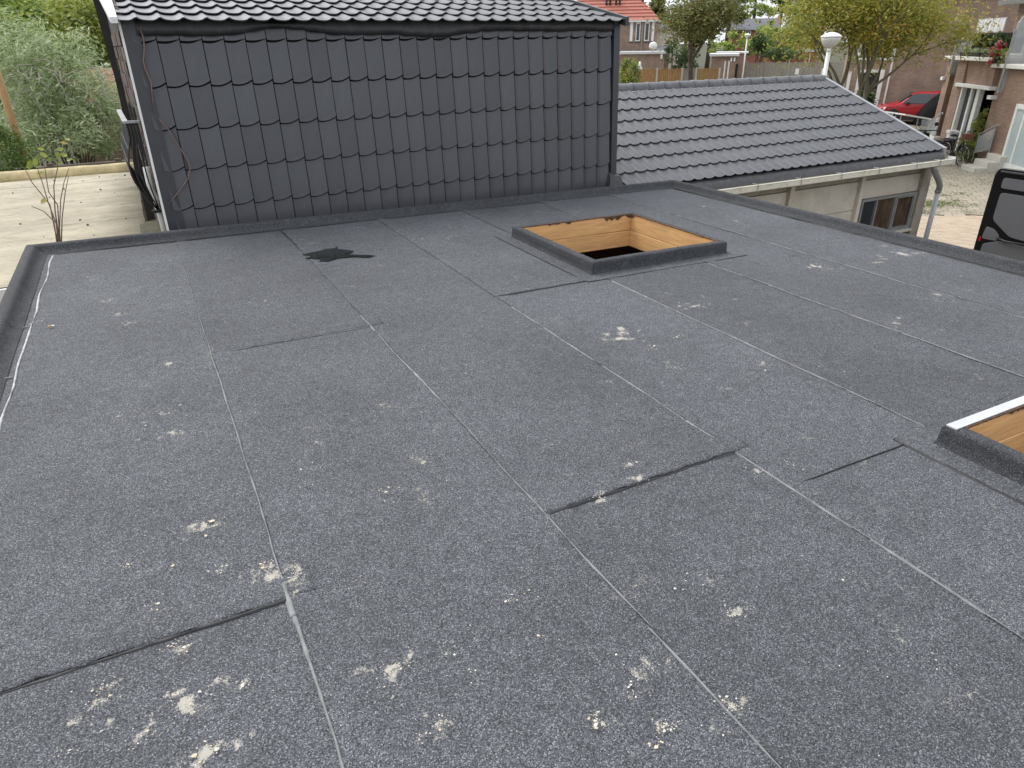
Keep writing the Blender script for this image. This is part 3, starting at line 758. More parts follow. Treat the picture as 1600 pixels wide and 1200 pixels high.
def flake(m, x, y, s, z):
    n = 6; k = len(m.v); a0 = nrs.uniform(0, 6.3)
    for i in range(n):
        a = a0 + 2*math.pi*i/n; r = s*nrs.uniform(.45, 1.1)
        m.v.append((x+r*math.cos(a), y+r*math.sin(a)*nrs.uniform(.6, 1), z))
    m.v.append((x, y, z + s*nrs.uniform(.06, .18)))
    for i in range(n): m.f.append((k+i, k+(i+1) % n, k+n))
mc, my = MB(), MB()
for (px, py, w, st) in DUST:
    cx, cy = roofpt(px, py)[:2]; r = max(.02, np.hypot(*(roofpt(px + w, py)[:2] - roofpt(px, py)[:2])))
    for k in range(int(4 + 60*max(0, st-.36))):
        q = nrs.normal(0, .62, 2)*r
        x, y = cx+q[0], cy+q[1]
        if any(a-.1 < x < c_+.1 and b-.1 < y < d_+.1 for a, b, c_, d_ in SK): continue
        flake(my if (cx < .9 and cy < 3 and nrs.rand() < .6) else mc, x, y, nrs.choice([.0022, .003, .0045, .007, .011], p=[.50, .32, .14, .035, .005]), .0075)
for k in range(420):
    flake(mc, nrs.uniform(-.75, 5.5), nrs.uniform(.4, 6.3), nrs.uniform(.0015, .0034), .007)
o = one('mortar_crumbs', mc, 'crumb', 'scattered off-white mortar crumbs all over the flat roof', 'crumbs', kind='stuff'); on_roof(o)
o = one('mortar_crumbs', my, 'crumb_y', 'yellowish mortar crumbs on the near left part of the flat roof', 'crumbs', kind='stuff'); on_roof(o)
mk = MB()
for k in range(60): flake(mk, nrs.uniform(-.7, 5.5), nrs.uniform(.6, 6.2), nrs.uniform(.003, .008), .007)
o = one('tar_flecks', mk, 'tar', 'small black tar flecks scattered over the flat roof', 'flecks', kind='stuff'); on_roof(o)

# ================================================================== TILE PIECES
TW, TL = .18333, .35
def wall_tile_mesh():
    """flat pressed tile: bottom edge sweeps up to the right, small roll at the left, open joint to its neighbour"""
    m = MB(); n = 7; g = .0075; w = TW - g
    top, bot = [], []
    for i in range(n+1):
        t = i/n
        yb = -.004 + .032*(t**2.5) - .010*math.sin(math.pi*t)
        d = .015*math.exp(-(t/.20)**2) - .008*math.sin(math.pi*t) + .015*t**3
        x = g*.5 + w*t
        bot.append((x, yb, .025+d)); top.append((x, TL-.014+.032*(t**2.5)-.008*math.sin(math.pi*t), .005+d))
    m.v = bot + top + [(p[0], p[1]+.002, .0) for p in bot] + [(p[0], p[1], 0) for p in top]
    k = n+1
    for i in range(n):
        m.f.append((i, i+1, k+i+1, k+i)); m.f.append((2*k+i, 2*k+i+1, i+1, i))
    m.f += [(2*k, 0, k, 3*k), (n, 2*k+n, 3*k+n, k+n)]
    return m.mesh('wall_tile', 'tile', True)
def roof_tile_mesh(name):
    """pressed S tile: wide pan, narrow roll, stepped nose"""
    m = MB(); n = 10
    def d(t):
        c = (t - .86)
        return .024*math.exp(-(abs(c)/.14)**1.4) + .024*math.exp(-(abs(c+1)/.14)**1.4) + .002*math.cos(2*math.pi*t)
    bot, top, low = [], [], []
    for i in range(n+1):
        t = i/n; x = TW*t
        bot.append((x, 0, .026+d(t))); top.append((x, TL+.05, .002+d(t))); low.append((x, .002, .017+d(t)))
    m.v = bot + top + low; k = n+1
    for i in range(n):
        m.f.append((i, i+1, k+i+1, k+i)); m.f.append((2*k+i, 2*k+i+1, i+1, i))
    return m.mesh(name, 'tile_roof', True)
def auto_smooth(me, deg=35):
    pass
WT = wall_tile_mesh()
RT = roof_tile_mesh('roof_tile')
def creases(me):
    me.set_sharp_from_angle(angle=math.radians(40))
creases(WT); creases(RT)

# ================================================================== TILE-HUNG ANNEX behind the flat roof
AX, AY = 0.09, 7.20
annex = thing('tile_hung_annex', 'annex clad in anthracite metal tiles behind the flat roof', 'building', (2.6, 8.2, GZ), world=True)
LEAN = math.radians(3.0)
def wy(z): return AY + math.tan(LEAN)*z
m = MB(); m.hexa([(AX, wy(GZ)+.02, GZ), (5.18, wy(GZ)+.02, GZ), (5.18, 13.0, GZ), (AX-.02, 13.0, GZ), (AX, wy(1.7)+.02, 1.70), (5.18, wy(1.7)+.02, 1.70), (5.18, 13.0, 3.0), (AX-.02, 13.0, 3.0)])
m.build('backing', 'black', annex)
z_lines = [1.56, 1.205, .85, .497, .145, -.207, -.559]
def place(me, name, parent, loc, rx):
    o = link(name, me, parent); b = ORG[parent.name]
    o.location = (loc[0]-b[0], loc[1]-b[1], loc[2]-b[2]); o.rotation_euler = (rx, 0, 0)
    return o
for r, z in enumerate(z_lines):
    for k in range(-1, 27):
        x = .34 + k*TW
        if r == 0 and False: continue
        o = place(WT, 'wall_tile', annex, (x, wy(z) + rnd.uniform(-.001, .001), z), math.pi/2 - LEAN)
        o.rotation_euler = (math.pi/2 - LEAN + rnd.uniform(-.004, .004), rnd.uniform(-.003, .003), rnd.uniform(-.004, .004))
        if k == 26: o.scale = (.42, 1, 1)
        if r == 0: o.scale = (o.scale[0], .45, 1)
# top roof
PIT = math.radians(11.0); EZ = 1.692; EY = 7.14
for r in range(8):
    for k in range(28):
        place(RT, 'roof_tile', annex, (.055 + k*TW, EY + r*TL*math.cos(PIT), EZ + r*TL*math.sin(PIT)), PIT)
m = MB(); L = 8*TL
for (x0, x1, up) in ((5.19, 5.235, .06), ):
    m.hexa([(x0, EY-.03, EZ-.03), (x1, EY-.03, EZ-.03), (x1, EY+L*math.cos(PIT), EZ-.03+L*math.sin(PIT)), (x0, EY+L*math.cos(PIT), EZ-.03+L*math.sin(PIT)),
            (x0, EY-.03, EZ+up), (x1, EY-.03, EZ+up), (x1, EY+L*math.cos(PIT), EZ+up+L*math.sin(PIT)), (x0, EY+L*math.cos(PIT), EZ+up+L*math.sin(PIT))])
m.build('verge_cap', 'flash', annex)
m = MB(); x0, x1 = -.03, .075
m.hexa([(x0+.05, EY-.03, EZ+.0), (x1, EY-.03, EZ+.0), (x1, EY+L*math.cos(PIT), EZ+L*math.sin(PIT)), (x0-.06, EY+L*math.cos(PIT), EZ+L*math.sin(PIT)),
        (x0+.05, EY-.03, EZ+.045), (x1, EY-.03, EZ+.045), (x1, EY+L*math.cos(PIT), EZ+.045+L*math.sin(PIT)), (x0-.06, EY+L*math.cos(PIT), EZ+.045+L*math.sin(PIT))])
m.build('verge_cap', 'white', annex)
# wavy lead flap under the eave
m = MB(); n = 120
for i in range(n+1):
    x = .20 + (5.12-.20)*i/n
    zb = 1.60 + .022*mnoise.noise(Vector((x*1.5, .3, 0))) + .010*mnoise.noise(Vector((x*5, 1.3, 0))) + .055*math.exp(-((x-1.35)/.40)**2) - .022*math.exp(-((x-3.0)/.25)**2) + .012*(x > 3.4)
    b = .012*mnoise.noise(Vector((x*4, 4, 0)))
    for (z, y) in ((1.735, wy(1.7)-.022), (1.70, wy(1.7)-.040), (zb+.05, wy(1.65)-.046+b*.5), (zb, wy(1.6)-.050+b), (zb+.004, wy(1.6)-.044+b)):
        m.v.append((x, y, z))
    if i:
        k = 5*(i-1)
        for j in range(4): m.f.append((k+j, k+5+j, k+6+j, k+j+1))
m.build('eave_flap', 'lead', annex, smooth=True)
# corner flashings
m = MB(); m.hexa([(AX-.008, wy(-.7)-.030, -.7), (.235, wy(-.7)-.012, -.7), (.235, wy(-.7)+.03, -.7), (AX-.008, wy(-.7)+.03, -.7),
                  (AX+.004, wy(1.72)-.040, 1.72), (.215, wy(1.72)-.030, 1.72), (.215, wy(1.72)+.03, 1.72), (AX+.004, wy(1.72)+.03, 1.72)])
m.build('corner_flashing', 'flash', annex)
m = MB(); m.hexa([(5.125, wy(-.7)-.045, -.7), (5.205, wy(-.7)-.045, -.7), (5.205, wy(-.7)+.2, -.7), (5.125, wy(-.7)+.03, -.7),
                  (5.125, wy(1.72)-.055, 1.725), (5.205, wy(1.72)-.055, 1.725), (5.205, wy(1.72)+.2, 1.725), (5.125, wy(1.72)+.03, 1.725)])
m.build('corner_flashing', 'flash', annex)
for k in range(14):        # screw heads of the right corner strip and tiles
    z = 1.6 - k*.13
    m = MB(); m.lathe([(.006, -.004), (.006, 0), (.002, .003)], (0, 0, 0), 6); me = m.mesh('screw_head', 'flash')
    o = link('screw_head', me, annex); b = ORG[annex.name]
    o.location = (5.165-b[0], wy(z)-.052-b[1], z-b[2]); o.rotation_euler = (math.pi/2, 0, 0)
# foot of the wall: folded dark apron in the corner
m = MB(); m.hexa([(5.05, 7.05, -.16), (5.26, 7.02, -.16), (5.26, 7.18, -.16), (5.05, 7.18, -.16), (5.10, 7.13, .02), (5.24, 7.10, .0), (5.24, 7.18, .04), (5.10, 7.18, .06)])
m.build('corner_apron', 'lead', annex)
# white metal trim up the left corner
m = MB(); m.hexa([(AX-.030, wy(-.6)-.028, -.6), (AX-.010, wy(-.6)-.034, -.6), (AX-.010, wy(-.6)+.02, -.6), (AX-.030, wy(-.6)+.05, -.6),
                  (AX-.016, wy(1.74)-.038, 1.74), (AX+.002, wy(1.74)-.044, 1.74), (AX+.002, wy(1.74)+.02, 1.74), (AX-.016, wy(1.74)+.05, 1.74)])
m.build('corner_trim', 'white', annex)
# side wall of brown blocks, seen at a grazing angle
def sx(y): return AX - .022 - .030*(y-7.2)
mb = MB(); mb.box((-.055, -.215/2*0, 0), (0, 0, 0))
bk = MB(); bk.box((0, 0, 0), (.05, .205, .108)); BK = bk.mesh('brick', 'brick_dark')
for r in range(20):
    z = -.75 + r*.12
    for c in range(12):
        y = 7.28 + c*.215 + (.107 if r % 2 else 0)
        if y > 9.6: continue
        if -.05 < z < 1.0 and 7.9 < y < 8.8: continue      # balcony window opening
        o = place(BK, 'brick', annex, (sx(y) + rnd.uniform(-.006, .006), y, z), 0)
        o.rotation_euler = (0, 0, .030)
m = MB(); m.hexa([(sx(7.27)+.008, 7.27, -1), (sx(7.27)+.06, 7.27, -1), (sx(9.8)+.06, 9.8, -1), (sx(9.8)+.008, 9.8, -1), (sx(7.27)+.008, 7.27, 1.72), (sx(7.27)+.06, 7.27, 1.72), (sx(9.8)+.06, 9.8, 2.3), (sx(9.8)+.008, 9.8, 2.3)])
m.build('mortar_bed', 'mortar', annex)
m = MB(); m.hexa([(-.12, 9.75, -1.2), (.06, 9.75, -1.2), (.06, 9.9, -1.2), (-.12, 9.9, -1.2), (-.07, 9.62, 1.2), (.03, 9.62, 1.2), (.03, 9.8, 1.2), (-.07, 9.8, 1.2)])
m.hexa([(-.07, 9.62, 1.2), (.03, 9.62, 1.2), (.03, 9.8, 1.2), (-.07, 9.8, 1.2), (-.11, 9.75, 2.6), (.03, 9.75, 2.6), (.03, 9.95, 2.6), (-.11, 9.95, 2.6)])
m.build('barge_board', 'bitwood', annex)
m = MB(); m.hexa([(sx(7.9)-.02, 7.9, -.05), (sx(7.9)+.03, 7.9, -.05), (sx(8.8)+.03, 8.8, -.05), (sx(8.8)-.02, 8.8, -.05), (sx(7.9)-.02, 7.9, 1.0), (sx(7.9)+.03, 7.9, 1.0), (sx(8.8)+.03, 8.8, 1.0), (sx(8.8)-.02, 8.8, 1.0)])
m.build('window', 'pane', annex)
# bowed iron railing hung on the side wall
rail = thing('balcony_railing', 'bowed black iron balcony railing on the side of the tiled annex', 'railing', (-.02, 8.2, .1), world=True)
YA, YB = 7.42, 8.95
def bow(y, s):         # s = 0 at base .. 1 at handrail
    base = sx(y) - .045; out = .10*math.sin(math.pi*min(1, s*1.15))**1.2 * (1.0 if s < .87 else 1) + .075*s
    return base - out
zb, zt = .12, .90
def bar(y):
    return [(bow(y, s) if s > 0 else sx(y)-.03, y, zb + (zt-zb)*s) for s in [i/12 for i in range(13)]]
for i in range(13):
    y = YA + (YB-YA)*i/12
    m = MB(); m.tube(bar(y), .0075, 6); m.build('bar', 'iron', rail, smooth=True)
for i in range(1, 4):      # side return
    pts = [((bow(YA, s) - (sx(YA)-.01))*(1-i/4) + sx(YA)-.01, YA, zb+(zt-zb)*s) for s in [k/12 for k in range(13)]]
    m = MB(); m.tube(pts, .006, 6); m.build('bar', 'iron', rail, smooth=True)
for s in (.25, .42, .58, .72):
    m = MB(); m.tube([(bow(YA + (YB-YA)*i/8, s)-.004, YA + (YB-YA)*i/8, zb+(zt-zb)*s) for i in range(9)], .005, 6); m.build('cross_rod', 'iron', rail)
m = MB(); m.hexa([(bow(YA,1)-.022, YA-.02, zt), (bow(YA,1)+.022, YA-.02, zt), (bow(YB,1)+.022, YB, zt), (bow(YB,1)-.022, YB, zt), (bow(YA,1)-.022, YA-.02, zt+.02), (bow(YA,1)+.022, YA-.02, zt+.02), (bow(YB,1)+.022, YB, zt+.02), (bow(YB,1)-.022, YB, zt+.02)])
m.build('handrail', 'zinc', rail)
m = MB(); m.box((bow(YA,1)+.023, YA-.02, zt), (sx(YA)+.0, YA+.02, zt+.02)); m.build('handrail', 'zinc', rail)
m = MB(); m.box((sx(YA)-.085, YA-.02, zb-.03), (sx(YA), YA+.02, zb-.004)); m.build('base_bar', 'iron', rail)
m = MB(); m.tube([(sx(YA)-.04, YA+.10, .50), (sx(YA)-.045, YA+.09, .30), (sx(YA)-.02, YA+.06, .22), (sx(YA)-.01, YA+.06, -.4)], .032, 8)
one('rain_pipe', m, 'white', 'short white rain pipe behind the bowed iron railing', 'pipe', smooth=True)
# mossy strip between annex and the pale roof
m = MB(); m.hexa([(-.17, 6.95, -.9), (.06, 6.95, -.9), (.04, 9.7, -.9), (-.2, 9.7, -.9), (-.17, 6.95, -.24), (.06, 6.95, -.22), (.04, 9.7, -.40), (-.2, 9.7, -.45)])
m.v = lumpy(m.v, .02, 3, 4)
one('mossy_gutter', m, 'moss', 'mossy valley gutter between the annex and the pale corrugated roof', 'gutter')
# dry vine on the tiles
def vine(px, dy=.0): return [Vector((p.x, wy(p.z)-.050, p.z)) for p in (aty(x, y, AY-.01) for x, y in px)]
m = MB(); m.tube(vine([(219, 44), (224, 58), (226, 75), (224, 95), (228, 110), (236, 128), (238, 150), (241, 176)]), [.006, .006, .007, .006, .007, .006, .005, .003], 6)
one('dry_vine', m, 'twig', 'thin dry vine stem hanging down the left corner of the tiled wall', 'vine', smooth=True)
m = MB(); m.tube(vine([(248, 186), (262, 201), (272, 218), (283, 234), (293, 250), (297, 263), (294, 277), (284, 293), (272, 307), (262, 319)]), [.004, .005, .006, .0055, .006, .006, .006, .005, .005, .003], 6)
one('dry_vine', m, 'twig', 'looping dry vine stem lower on the tiled wall', 'vine', smooth=True)

# ================================================================== GARAGE with tiled roof on the right
GX0, GX1 = 5.45, 11.86
gar = thing('garage', 'low concrete panel garage with grey tiled roof and pale gutter', 'garage', (9, 8.6, GZ), world=True)
GP = math.radians(20.6); GEY, GEZ = 7.20, -.195; GL = 8*TL
def rp(s, up=0.0): return (GEY + s*math.cos(GP) - up*math.sin(GP), GEZ + s*math.sin(GP) + up*math.cos(GP))
for r in range(8):
    for k in range(35):
        y, z = rp(r*TL)
        o = place(RT, 'roof_tile', gar, (GX1 - (k+1)*TW, y, z), GP)
        o.rotation_euler[0] += rnd.uniform(-.002, .002)
(y0, z0), (y1, z1) = rp(-.03, -.02), rp(GL+.05, -.02)
m = MB(); m.hexa([(GX0, y0, z0-.03), (GX1, y0, z0-.03), (GX1, y1, z1-.03), (GX0, y1, z1-.03), (GX0, y0, z0), (GX1, y0, z0), (GX1, y1, z1), (GX0, y1, z1)])
m.build('roof_deck', 'black', gar)
yb, zbk = 12.4, GEZ
m = MB(); m.hexa([(GX0, y1, z1-.03), (GX1, y1, z1-.03), (GX1, yb, zbk-.03), (GX0, yb, zbk-.03), (GX0, y1, z1+.03), (GX1, y1, z1+.03), (GX1, yb, zbk+.03), (GX0, yb, zbk+.03)])
m.build('rear_slope', 'greytile', gar)
# ridge caps
ry, rz = rp(GL+.05, .01)
nc = 20; w = (GX1+.06-GX0)/nc
for k in range(nc):
    m = MB(); xa = GX0 + k*w
    for i, (x, rr) in enumerate(((xa-.020, .118), (xa+.015, .119), (xa+.02, .112), (xa+w*.5, .110), (xa+w, .108))):
        for j in range(9):
            a = math.pi*(-.06 + 1.12*j/8)
            m.v.append((x, ry + .02 - rr*1.1*math.cos(a), rz - .035 + rr*math.sin(a)))
        if i:
            q = 9*(i-1)
            for j in range(8): m.f.append((q+j, q+9+j, q+10+j, q+j+1))
    m.f.append(tuple(range(9)))
    m.build('ridge_cap', 'tile_roof', gar, smooth=True)
m = MB(); m.box((GX0, ry-.128, rz-.066), (GX1, ry-.106, rz-.038)); m.build('ridge_batten', 'alu', gar)
# verge strip
(y0, z0), (y1, z1) = rp(-.04, .0), rp(GL+.04, .0)
m = MB(); m.hexa([(GX1+.002, y0, z0-.10), (GX1+.075, y0, z0-.10), (GX1+.075, y1, z1-.10), (GX1+.002, y1, z1-.10), (GX1+.002, y0, z0+.062), (GX1+.075, y0, z0+.062), (GX1+.075, y1, z1+.062), (GX1+.002, y1, z1+.062)])
m.build('verge_strip', 'zinc', gar)
# loose black membrane between tiles and gutter
m = MB(); n = 100
for i in range(n+1):
    x = GX0+.3 + (GX1-.02-GX0-.3)*i/n
    a = 1 if x > 10.6 else .35
    for j, (y, z) in enumerate(((7.24, -.192), (7.17, -.215), (7.13, -.25), (7.10, -.285), (7.085, -.315))):
        wv = a*.016*mnoise.noise(Vector((x*2.2+j*.4, j*.8, 0))) + a*.008*mnoise.noise(Vector((x*7+j, j, 3)))
        m.v.append((x, y - wv, z + wv*.8))
    if i:
        k = 5*(i-1)
        for j in range(4): m.f.append((k+j, k+j+1, k+6+j, k+5+j))
m.build('eave_membrane', 'lead', gar, smooth=True)
# gutter
GP_ = [(7.10, -.40), (7.02, -.40), (6.99, -.385), (6.985, -.315), (6.975, -.305), (6.985, -.298), (6.998, -.31), (7.0, -.375), (7.085, -.385), (7.09, -.31), (7.10, -.31)]
m = MB(); m.prism([(GX0+.2, y, z) for y, z in GP_], (GX1+.07-GX0-.2, 0, 0)); m.build('gutter', 'cream', gar)
m = MB(); m.box((GX1+.071, 6.975, -.405), (GX1+.082, 7.11, -.27)); m.build('gutter_end', 'white', gar)
for x in (7.5, 8.35, 9.2, 10.05, 10.95, 11.55):
    m = MB(); m.tube([(x, 6.97, -.40), (x, 6.972, -.30), (x, 7.0, -.293), (x, 7.09, -.296)], .006, 6); m.build('gutter_bracket', 'zinc', gar)
# soffit board, wall posts, panels
WYF = 7.36
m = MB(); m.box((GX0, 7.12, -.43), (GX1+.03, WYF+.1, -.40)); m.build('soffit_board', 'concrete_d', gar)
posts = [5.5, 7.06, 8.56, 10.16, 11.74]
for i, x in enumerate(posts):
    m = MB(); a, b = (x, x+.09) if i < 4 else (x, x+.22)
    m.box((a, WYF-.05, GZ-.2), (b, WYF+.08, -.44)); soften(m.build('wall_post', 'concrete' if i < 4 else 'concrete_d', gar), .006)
WX0, WX1, WZ0, WZ1 = 10.30, 11.70, -1.50, -.87
for i in range(4):
    a, b = posts[i]+.092, posts[i+1]-.002
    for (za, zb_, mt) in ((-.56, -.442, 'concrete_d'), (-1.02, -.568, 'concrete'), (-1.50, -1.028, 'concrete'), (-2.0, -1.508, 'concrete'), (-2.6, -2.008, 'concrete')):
        if i == 3 and za < -.9 and zb_ > -1.6:
            if za == -1.02: za = -.862
            else: continue
        m = MB(); m.box((a, WYF + (.012 if mt == 'concrete' else .03), za), (b, WYF+.06, zb_)); soften(m.build('wall_panel', mt, gar), .004)
m = MB(); m.box((posts[0], WYF+.065, GZ-.2), (GX1-.02, 12.3, -.46)); m.build('core_wall', 'black', gar)
m = MB(); m.prism([(GX1-.018, WYF+.07, GZ-.2), (GX1-.018, 12.3, GZ-.2), (GX1-.018, 12.3, -.3), (GX1-.018, ry, rz-.12), (GX1-.018, WYF+.07, -.42)], (.08, 0, 0)); m.build('gable_wall', 'brick_h', gar)
# steel window
win = MB()
def frame(m, x0, x1, z0, z1, t, ya, yb):
    m.box((x0, ya, z0), (x0+t, yb, z1)); m.box((x1-t, ya, z0), (x1, yb, z1)); m.box((x0+t, ya, z0), (x1-t, yb, z0+t)); m.box((x0+t, ya, z1-t), (x1-t, yb, z1))
frame(win, WX0, WX1, WZ0, WZ1, .035, WYF-.035, WYF+.03)
wo_ = win.build('window_frame', 'zinc', gar)
mull = [WX0+.035, WX0+.40, WX0+.88, WX1-.035]
for x in mull[1:-1]:
    m = MB(); m.box((x-.016, WYF-.02, WZ0+.036), (x+.016, WYF+.02, WZ1-.036)); m.build('mullion', 'zinc', wo_)
m = MB(); frame(m, mull[2]+.020, WX1-.040, WZ0+.040, WZ1-.040, .024, WYF-.03, WYF+.0); m.build('casement', 'zinc', wo_)
for i in range(3):
    m = MB(); m.box((mull[i]+.002, WYF+.012, WZ0+.03), (mull[i+1]-.002, WYF+.018, WZ1-.03)); m.build('pane', ('pane', 'pane_brown', 'pane_brown')[i], wo_)
m = MB(); m.box((WX0-.06, WYF-.07, WZ0-.04), (WX1+.03, WYF+.0, WZ0-.001)); m.build('window_sill', 'concrete', gar)
# downpipe
P = [aty(1459, 259, 7.12), aty(1460, 266, 7.12), aty(1467, 283, 7.16), aty(1468.5, 291, 7.2), aty(1466, 298, 7.22)]
end = Vector((P[-1].x-.0, 7.22, GZ))
pipe = thing('downpipe', 'grey rainwater downpipe with elbow at the garage corner', 'pipe', (end.x, end.y, GZ), world=True)
m = MB(); m.tube(P, [.05, .05, .048, .05, .05], 12); m.build('elbow', 'zinc', pipe, smooth=True)
m = MB(); m.tube([P[-1] + Vector((0, 0, .01)), end], [.041, .041], 12); m.build('pipe', 'pvc', pipe, smooth=True)
m = MB(); m.tube([P[-1] + Vector((0, 0, .02)), P[-1] - Vector((0, 0, .03))], .054, 12); m.build('collar', 'zinc', pipe, smooth=True)

# ================================================================== PLANTS
def leaves_mesh(name, pts, size, mat, aspect=.5, tint=None, droop=0.0, seed=0, up=0.35):
    """many small folded leaves: one rhomb-like quad pair each"""
    rs = np.random.RandomState(seed); n = len(pts); pts = np.asarray(pts, float)
    d = rs.normal(0, 1, (n, 3)); d[:, 2] = d[:, 2]*.6 - droop; d /= np.linalg.norm(d, axis=1)[:, None]
    nr = rs.normal(0, 1, (n, 3)); nr[:, 2] += up*2; s = np.cross(d, nr); s /= np.linalg.norm(s, axis=1)[:, None] + 1e-9
    nn = np.cross(s, d)
    L = size*rs.uniform(.6, 1.35, n)[:, None]; W = L*aspect
    V = np.stack([pts, pts + d*L*.45 + s*W*.5 - nn*W*.08, pts + d*L, pts + d*L*.45 - s*W*.5 - nn*W*.08], 1).reshape(-1, 3)
    idx = np.arange(n)*4
    Fq = np.stack([idx, idx+1, idx+2, idx+3], 1)
    me = bpy.data.meshes.new(name)
    me.vertices.add(4*n); me.vertices.foreach_set('co', V.astype(np.float32).reshape(-1))
    me.loops.add(4*n); me.loops.foreach_set('vertex_index', Fq.reshape(-1).astype(np.int32))
    me.polygons.add(n); me.polygons.foreach_set('loop_start', (np.arange(n)*4).astype(np.int32)); me.polygons.foreach_set('loop_total', np.full(n, 4, np.int32))
    me.update(calc_edges=True); me.validate()
    if tint is None: tint = np.clip(rs.normal(.45, .22, n), 0, 1)
    at = me.attributes.new('tint', 'FLOAT', 'POINT'); at.data.foreach_set('value', np.repeat(tint, 4).astype(np.float32))
    me.materials.append(MT[mat])
    return me
def blob_points(blobs, n, seed, shell=.55, clump=.28):
    """points in ellipsoids (cx, cy, cz, rx, ry, rz), gathered into clumps so that gaps remain"""
    rs = np.random.RandomState(seed)
    vol = np.array([b[3]*b[4]*b[5] for b in blobs])**.8; vol = vol/vol.sum()
    out, tn = [], []
    for b, f in zip(blobs, vol):
        k = int(n*f); nc = max(6, k//45)
        q = rs.normal(0, 1, (nc, 3)); q /= np.linalg.norm(q, axis=1)[:, None]
        q *= (shell + (1-shell)*rs.rand(nc))[:, None]**.7
        ct = rs.normal(.45, .17, nc)
        w = rs.randint(0, nc, k)
        p = q[w] + rs.normal(0, clump*.45, (k, 3))
        out.append(p*np.array(b[3:]) + np.array(b[:3])); tn.append(ct[w] + rs.normal(0, .12, k) + .10*q[w][:, 2])
    return np.concatenate(out), np.clip(np.concatenate(tn), 0, 1)
def shrub(name, label, cat, base, blobs, n, size, mat, aspect=.5, seed=1, droop=0, group=None, stem_r=.03, stem_n=5, part='foliage', bark='bark', clump=.28):
    t = thing(name, label, cat, base, group=group, world=True)
    p, tn = blob_points(blobs, n, seed, clump=clump)
    p = p - np.array(base)
    o = link(part, leaves_mesh(part, p, size, mat, aspect, tn, droop, seed), t)
    rs = random.Random(seed); m = MB()
    for k in range(stem_n):
        b = blobs[k % len(blobs)]
        e = Vector((b[0] + rs.uniform(-.5, .5)*b[3], b[1] + rs.uniform(-.5, .5)*b[4], b[2] + rs.uniform(0, .6)*b[5])); s = Vector(base) + Vector((rs.uniform(-.1, .1), rs.uniform(-.1, .1), 0))
        mid = s.lerp(e, .5) + Vector((rs.uniform(-.15, .15), rs.uniform(-.15, .15), .1))
        m.tube([s, mid, e], [stem_r, stem_r*.7, stem_r*.3], 6)
    m.build('stem', bark, t, smooth=True)
    return t
def tree(name, label, base, height, tr, seed, mat, nleaf, size, fork=.25, spread=.55, stems=1, levels=3, aspect=.45, group=None, bark='bark', lean=(0, 0), cluster=.55, kids=3, cat='tree', droop=.2, squash=1.0):
    """trunk and limbs grown by repeated forking; leaves gathered round the outer twigs"""
    rs = random.Random(seed); t = thing(name, label, cat, base, group=group, world=True)
    mt, ml = MB(), MB(); tips = []
    def grow(p, d, L, r, lev, m):
        n = 5; pts = [Vector(p)]; q = Vector(p); dd = Vector(d)
        for i in range(n):
            dd = (dd + Vector((rs.uniform(-.13, .13), rs.uniform(-.13, .13), rs.uniform(-.03, .10)))).normalized()
            q = q + dd*L/n; pts.append(Vector(q))
        m.tube(pts, [r*(1-.45*i/n) for i in range(n+1)], 7 if lev > 1 else 5, caps=False)
        if lev <= 1: tips.extend([(pts[-1], L), (pts[3], L*.8), (pts[2], L*.55)])
        if lev == 0: return
        k = kids + (rs.random() < .4)
        for i in range(k):
            a = 2*math.pi*(i + rs.random()*.7)/k
            side = dd.orthogonal().normalized(); side = Matrix.Rotation(a, 3, dd) @ side
            nd = (dd*(1-spread*.55) + side*spread*rs.uniform(.7, 1.2) + Vector((0, 0, .12))).normalized()
            grow(pts[-1 if i else rs.choice([-1, -2])], nd, L*rs.uniform(.58, .78), r*.52, lev-1, ml)
    for s in range(stems):
        a = 2*math.pi*s/max(1, stems) + .5
        d = Vector((lean[0] + (.32*math.cos(a) if stems > 1 else 0), lean[1] + (.32*math.sin(a) if stems > 1 else 0), 1)).normalized()
        grow(Vector(base) + Vector((.06*math.cos(a), .06*math.sin(a), 0))*(stems > 1), d, height*fork*(1 if stems == 1 else rs.uniform(.9, 1.2)), tr*(1 if stems == 1 else .72), levels, mt)
    trunk = mt.build('trunk', bark, t, smooth=True)
    ml.build('limbs', bark, t, smooth=True)
    r2 = np.random.RandomState(seed); T = np.array([list(p) for p, L in tips]); R = np.array([L for p, L in tips])
    w = r2.randint(0, len(T), nleaf)
    ct = r2.normal(.45, .18, len(T))
    p = T[w] + r2.normal(0, 1, (nleaf, 3))*(R[w]*cluster)[:, None]*np.array([1, 1, .75*squash])
    tn = np.clip(ct[w] + r2.normal(0, .13, nleaf), 0, 1)
    o = link('crown', leaves_mesh('crown', p - np.array(base), size, mat, aspect, tn, droop, seed), t)
    return t

